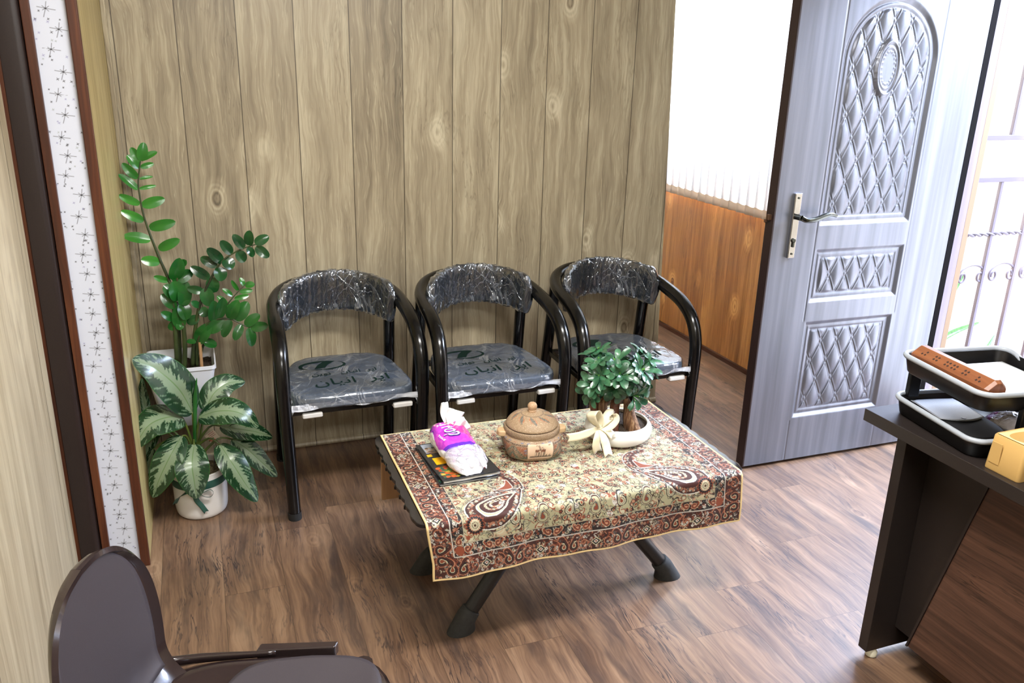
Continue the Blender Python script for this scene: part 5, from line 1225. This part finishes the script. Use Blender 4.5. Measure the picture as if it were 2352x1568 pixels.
# wicker basket under the desk
n = NT('orange_wicker'); o = n.sep(); wv = n.n('ShaderNodeTexBrick'); n.put(wv.inputs['Vector'], n.comb(n.M('MULTIPLY', n.M('ARCTAN2', o[1], o[0]), 3.2), n.M('MULTIPLY', o[2], 20.0), 0.0))
wv.inputs['Scale'].default_value = 2.2; wv.inputs['Color1'].default_value = srgb(168, 84, 40); wv.inputs['Color2'].default_value = srgb(126, 58, 28); wv.inputs['Mortar'].default_value = srgb(34, 16, 10); wv.inputs['Mortar Size'].default_value = 0.05
n.set(color=wv.outputs['Color'], rough=0.5); n.bump(wv.outputs['Fac'], -1.0, 0.006); M_wick = n.m
g = G(); g.lathe([(0.0, 0.0), (0.105, 0.0), (0.118, 0.03), (0.135, 0.27), (0.142, 0.275), (0.142, 0.29), (0.13, 0.29), (0.112, 0.03), (0.0, 0.02)], 60)
tag(obj('basket', g, M_wick, None), 'orange-brown woven waste basket under the desk', 'basket').location = (1.985, 1.335, 0)

# two-tier letter tray
M_blk = plain('black_tray_plastic', (10, 10, 12), 0.3, spec=0.4); M_rim = plain('pale_grey_rim', (150, 156, 164), 0.35)
tr0 = Vector((1.838, 1.408, 0.7505)); TR = -0.155
tr_ = thing('letter_tray', 'black two-tier letter tray with pale grey rims at the corner of the desk', 'letter tray', tr0, TR)
def rr_rect(hx, hy, r_, n=8):
    out = []
    for cx, cy, a0 in ((hx-r_, hy-r_, 0), (-hx+r_, hy-r_, 90), (-hx+r_, -hy+r_, 180), (hx-r_, -hy+r_, 270)):
        for i in range(n+1): a = math.radians(a0+90*i/n); out.append((cx+r_*math.cos(a), cy+r_*math.sin(a)))
    return out
def dip(x, y, zt, on):
    if not on: return zt
    k = 1/(1+math.exp(-(x-0.075)/0.010)) if False else (1/(1+math.exp(-(x-0.150)/0.004)))
    return zt-0.030*k*(1/(1+math.exp((y-0.085)/0.010)))*(1/(1+math.exp(-(y+0.10)/0.010)))
for z0, on, nm in ((0.0, False, 'lower_tray'), (0.118, True, 'upper_tray')):
    g = G(); hx, hy = 0.158, 0.155
    secs = [(hx-0.012, 0.0, 0.03), (hx-0.008, 0.004, 0.034), (hx, 0.044, 0.038), (hx-0.004, 0.044, 0.034), (hx-0.013, 0.008, 0.028)]
    S = []
    for h_, z_, r_ in secs:
        pts = rr_rect(h_, h_-0.003, r_); S.append([(x, y, z0+(dip(x, y, z_, on) if z_ > 0.02 else z_)) for x, y in pts])
    loft(g, S, cap1=True); tn = obj(nm, g, M_blk, tr_)
    pts = rr_rect(hx, hy, 0.038, 10); g = G()
    dense = [(p[0], p[1]) for p in [Vector((a, b)) for a, b in pts]]; full = []
    for i in range(len(dense)):
        a, b = dense[i], dense[(i+1) % len(dense)]; L = math.hypot(b[0]-a[0], b[1]-a[1]); m = max(1, int(L/0.012))
        for q in range(m): full.append((a[0]+(b[0]-a[0])*q/m, a[1]+(b[1]-a[1])*q/m))
    g.tube([(x, y, z0+dip(x, y, 0.046, on)) for x, y in full], 0.0068, 10, sub=1, closed=True); obj('rim', g, M_rim, tn, angle=180, label='pale grey rim')
for x, y in ((-0.105, 0.146), (-0.02, -0.143), (0.14, 0.10)):
    g = G(); g.box((x, y, 0.083), (0.034, 0.016, 0.088)); obj('upright', g, M_blk, tr_, bevel=0.003)
# carved wooden box lying in the upper tray
M_carve = wood('carved_walnut', 0, 1, 0.5, [(0, srgb(84, 44, 24)), (0.5, srgb(122, 72, 42)), (1, srgb(156, 102, 64))], off=1.1, rough=0.32, knots=0.0, bump=0.1, coat=0.2)
M_hole_shade = plain('cut_shade', (30, 12, 8), 0.7)  # flat dark patches carry the shade inside the carved holes
cb0 = tr0+Vector((-0.119, 0.012, 0.118+0.0085)); cb0 = tr0+Matrix.Rotation(TR, 3, 'Z')@Vector((-0.112, 0.0, 0)); cb0.z = tr0.z+0.118+0.0095
cb = thing('carved_box', 'long carved walnut pencil box lying in the upper letter tray', 'box', cb0, TR+0.02)
sec = [(-0.026, 0.0), (0.024, 0.0), (0.030, 0.010), (0.030, 0.046), (0.012, 0.064), (-0.004, 0.064), (-0.030, 0.044), (-0.030, 0.012)]
def boxsec(y, k): 
    return [((x+0.0)*k, y, 0.032+(z-0.032)*k) for x, z in sec]
g = G(); loft(g, [boxsec(-0.136, 0.80), boxsec(-0.127, 1.0), boxsec(0.127, 1.0), boxsec(0.136, 0.80)], cap1=True); obj('body', g, M_carve, cb, smooth=False, bevel=0.0008)
for i in range(24):
    y = -0.085+0.0075*i; g = G(); L = 0.010+0.006*(0.5+0.5*math.cos((i % 8)/8*2*PI))
    g.prism([(y-0.0036, 0.018), (y+0.0036, 0.018), (y, 0.021+L*1.2)], -0.0335, -0.0285, ax=0); obj('carved_tooth', g, M_carve, cb, smooth=False)
nv = Vector((-0.020, 0, 0.026)).normalized(); slope = Vector((0.026, 0, 0.020)).normalized(); base = Vector((-0.004, 0, 0.064))
for j, y in enumerate((-0.095, -0.050, -0.012, 0.012, 0.052, 0.095)):
    g = G()
    for a, b in ((-1, -1), (1, -1), (-1, 1), (1, 1)):
        if j in (0, 5) and a*b*(1 if j else -1) > 0 and a > 0: continue
        c = base-slope*(0.016-a*0.0048)+Vector((0, y+b*0.0052, 0))+nv*0.0002
        q = [c+slope*(0.0036*math.cos(t))+Vector((0, 0.0040*math.sin(t), 0)) for t in (0.3, 1.87, 3.44, 5.01)]
        k0 = len(g.v); g.add(q, [(0, 1, 2, 3)])
    obj('cut_flower', g, M_hole_shade, cb, smooth=False, label='dark patches painted as the shade in a pierced flower')
# papers in the upper tray, pouch and soft pack in the lower tray
def intray(x, y, z): v = tr0+Matrix.Rotation(TR, 3, 'Z')@Vector((x, y, 0)); return Vector((v.x, v.y, tr0.z+z))
M_paper = plain('white_paper', (236, 238, 242), 0.6)
for i in range(3):
    g = G(); g.grid(lambda u, v: ((u-.5)*0.19, (v-.5)*0.25, 0.0005+0.0012*math.sin(u*4+i)*math.sin(v*3)+0.0012), 12, 12)
    p = obj('paper_sheet', g, M_paper, None, solid=0.0005, angle=180); p.location = intray(0.035+0.004*i, -0.004*i, 0.118+0.0088+0.0040*i); p.rotation_euler = (0, 0, TR+0.02*i)
    tag(p, 'white paper sheet in the upper tray beside the carved box', 'paper', 'paper sheets in the upper tray')
n = NT('ribbed_grey_cloth'); o = n.sep(); wv = n.M('SINE', n.M('MULTIPLY', o[0], 2600.0)); n.set(color=n.ramp(n.M('MULTIPLY_ADD', wv, 0.5, 0.5), [(0.3, srgb(96, 98, 104)), (0.7, srgb(168, 172, 180))]), rough=0.4, spec=0.8); M_mesh = n.m
M_blkcloth = plain('black_cloth', (20, 20, 22), 0.7)
pw = thing('pouch', 'black pouch with a ribbed grey flap lying in the lower letter tray', 'pouch', intray(-0.056, 0.028, 0.0096), TR-0.05)
g = G(); g.lathe([(0.0, 0.0), (0.105, 0.0), (0.112, 0.006), (0.108, 0.016), (0.06, 0.021), (0.0, 0.022)], 60, sq=3.2); g.v = [(p[0]*0.70, p[1]*1.12, p[2]) for p in g.v]; obj('body', g, M_blkcloth, pw, angle=60)
g = G(); g.grid(lambda u, v: ((u-.5)*0.125, -0.02+0.125*v-(0.022*(1-(2*u-1)**2) if v < 0.01 else 0.022*(1-(2*u-1)**2)*(1-v)), 0.0235+0.001*math.sin(u*3)-0.008*max(0, v-0.8)), 20, 20); fl_ = obj('flap', g, M_mesh, pw, solid=0.0015, angle=180, label='ribbed pale grey flap')
g = G(); g.tube([(0.0, -0.026, 0.0243), (0.0, -0.026, 0.0262)], 0.0055, 16, sub=1); obj('stud', g, M_blk, fl_)
sp0 = intray(0.078, -0.040, 0.0095)
sp_ = thing('soft_pack', 'crumpled clear and lilac tissue wrapper in the lower letter tray', 'tissues', sp0, TR+0.25)
g = G(); g.grid(lambda u, v: ((u-.5)*0.094*(1-0.2*abs(2*v-1)**3)+0.004*mnoise.noise(Vector((u*6, v*6, 1))), (v-.5)*0.165, 0.0035+0.036*math.sin(PI*min(1, max(0, u)))**0.6*math.sin(PI*v)**0.5+0.006*abs(mnoise.noise(Vector((u*7, v*9, 3))))+0.003*abs(mnoise.noise(Vector((u*19, v*22, 5))))), 70, 90,
                 col=lambda u, v: (0.62, 0.57, 0.58, 1) if v < 0.84 else (0.34, 0.07, 0.42, 1)); obj('wrapper', g, M_pack, sp_, solid=0.001, angle=180)

# tan desk organiser with a white tube standing in it
M_tanp = plain('tan_plastic', (188, 152, 92), 0.4); M_tanl = plain('pale_yellow_plastic', (214, 202, 146), 0.35)
og0 = Vector((1.728, 1.206, 0.7505)); og_ = thing('desk_organiser', 'tan plastic pen holder in front of the letter tray on the desk', 'pen holder', og0, 0.02)
g = G(); loft(g, [rr3 for rr3 in ([(x, y*0.72, 0.0) for x, y in rr_rect(0.062, 0.062, 0.010)], [(x, y*0.72, 0.003) for x, y in rr_rect(0.063, 0.063, 0.011)], [(x*0.94+0.002, y*0.70, 0.082) for x, y in rr_rect(0.062, 0.060, 0.010)], [(x*0.90+0.002, y*0.66, 0.086) for x, y in rr_rect(0.062, 0.060, 0.010)],
                                   [(x*0.86+0.002, y*0.62, 0.084) for x, y in rr_rect(0.062, 0.060, 0.010)])], cap1=True); obj('body', g, M_tanp, og_, angle=50)
g = G(); g.grid(lambda u, v: (-0.050+0.10*u, -0.036+0.072*v, 0.0862-0.008*math.sin(PI*u)*math.sin(PI*v)), 12, 12); obj('top_dish', g, M_tanl, og_, solid=0.001, angle=180, label='paler yellow shallow dish on top')
for yy in (-0.0335, -0.0055): pass
g = G(); g.box((-0.0625, 0.022, 0.044), (0.0016, 0.026, 0.052)); obj('side_door', g, M_tanp, og_, bevel=0.0006)
g = G(); g.tube([(0.022, -0.010, 0.083), (0.022, -0.010, 0.0885)], 0.016, 24, sub=1); obj('socket', g, M_tanp, og_)
g = G(); g.lathe([(0.0, 0.0), (0.0095, 0.0), (0.0095, 0.006), (0.0075, 0.008), (0.0055, 0.045), (0.0040, 0.05), (0.0, 0.05)], 20)
wt = obj('white_tube', g, M_paper, None); wt.location = og0+Vector((0.022, -0.010, 0.0888)); tag(wt, 'small white nozzle tube standing in the tan pen holder', 'tube')

# ------------------------------------------------------------------ plants at the doorway
M_aloe = leafmat('aloe_leaf', (34, 76, 40), (74, 128, 62), 0.35, 60); M_terra = plain('terracotta', (168, 104, 76), 0.8)
def blades(name, lab, loc, specs, ph, pr_):
    t = thing(name, lab, 'potted plant', loc)
    g = G(); g.lathe([(0.0, 0.0), (pr_*0.7, 0.0), (pr_, ph*0.9), (pr_*1.08, ph*0.9), (pr_*1.08, ph), (pr_*0.94, ph), (pr_*0.9, ph*0.88), (0.0, ph*0.86)], 36); obj('pot', g, M_terra, t)
    for tip, w in specs:
        b = Vector((0, 0, ph*0.86)); tipv = Vector(tip)-Vector(loc); m = b.lerp(tipv, 0.45)+Vector((0, 0, 0.05))
        g = G(); leafmesh(g, [b, m, tipv], w, (0.1, -0.9, 0.5), 0.35, 24, 6, prof=lambda t: (1-t)**0.55*min(1, 0.6+t*2), wave=0.05); obj('blade', g, M_aloe, t, solid=0.005, angle=180)
    return t
blades('aloe', 'aloe with arching toothed blades in the doorway behind the letter tray', (2.93, 2.40, 0.015), [(tuple(atY(2285, 766, 2.50)), 0.045), ((2.80, 2.30, 0.40), 0.04), ((2.98, 2.22, 0.34), 0.04)], 0.20, 0.075)
blades('agave', 'tall green agave in a pot outside behind the iron gate', (3.34, 3.02, -0.03), [(tuple(atY(2216, 622, 3.0)), 0.085), (tuple(atY(2250, 740, 3.1)), 0.05), ((3.5, 3.2, 0.55), 0.07), ((3.2, 3.25, 0.5), 0.07)], 0.26, 0.12)
M_shrub = leafmat('sunny_shrub', (96, 140, 70), (150, 178, 104), 0.6, 20)
for i, (x, y, s_) in enumerate(((5.0, 3.5, 0.32), (5.0, 4.7, 0.36))):
    t = thing('shrub', ('leafy shrub at the foot of the pale garden wall, nearer the gate', 'leafy shrub at the foot of the pale garden wall, farther from the gate')[i], 'shrub', (x, y, -0.03))
    g = G(); rr = random.Random(i); g.tube([(0, 0, 0), (0.03, 0, 0.5), (0.0, 0.02, 1.0)], [0.03, 0.02, 0.01], 8); obj('stem', g, M_bark, t)
    g = G()
    for k in range(260):
        p = Vector((rr.gauss(0, .22)*s_*1.6, rr.gauss(0, .22)*s_*1.6, 1.15+rr.gauss(0, .32))); d = Vector((rr.uniform(-1, 1), rr.uniform(-1, 1), rr.uniform(-.4, .8))).normalized()
        leafmesh(g, [p, p+d*0.05, p+d*0.10], 0.05, (0, 0, 1), 0.2, 4, 2)
    obj('foliage', g, M_shrub, t, angle=180)
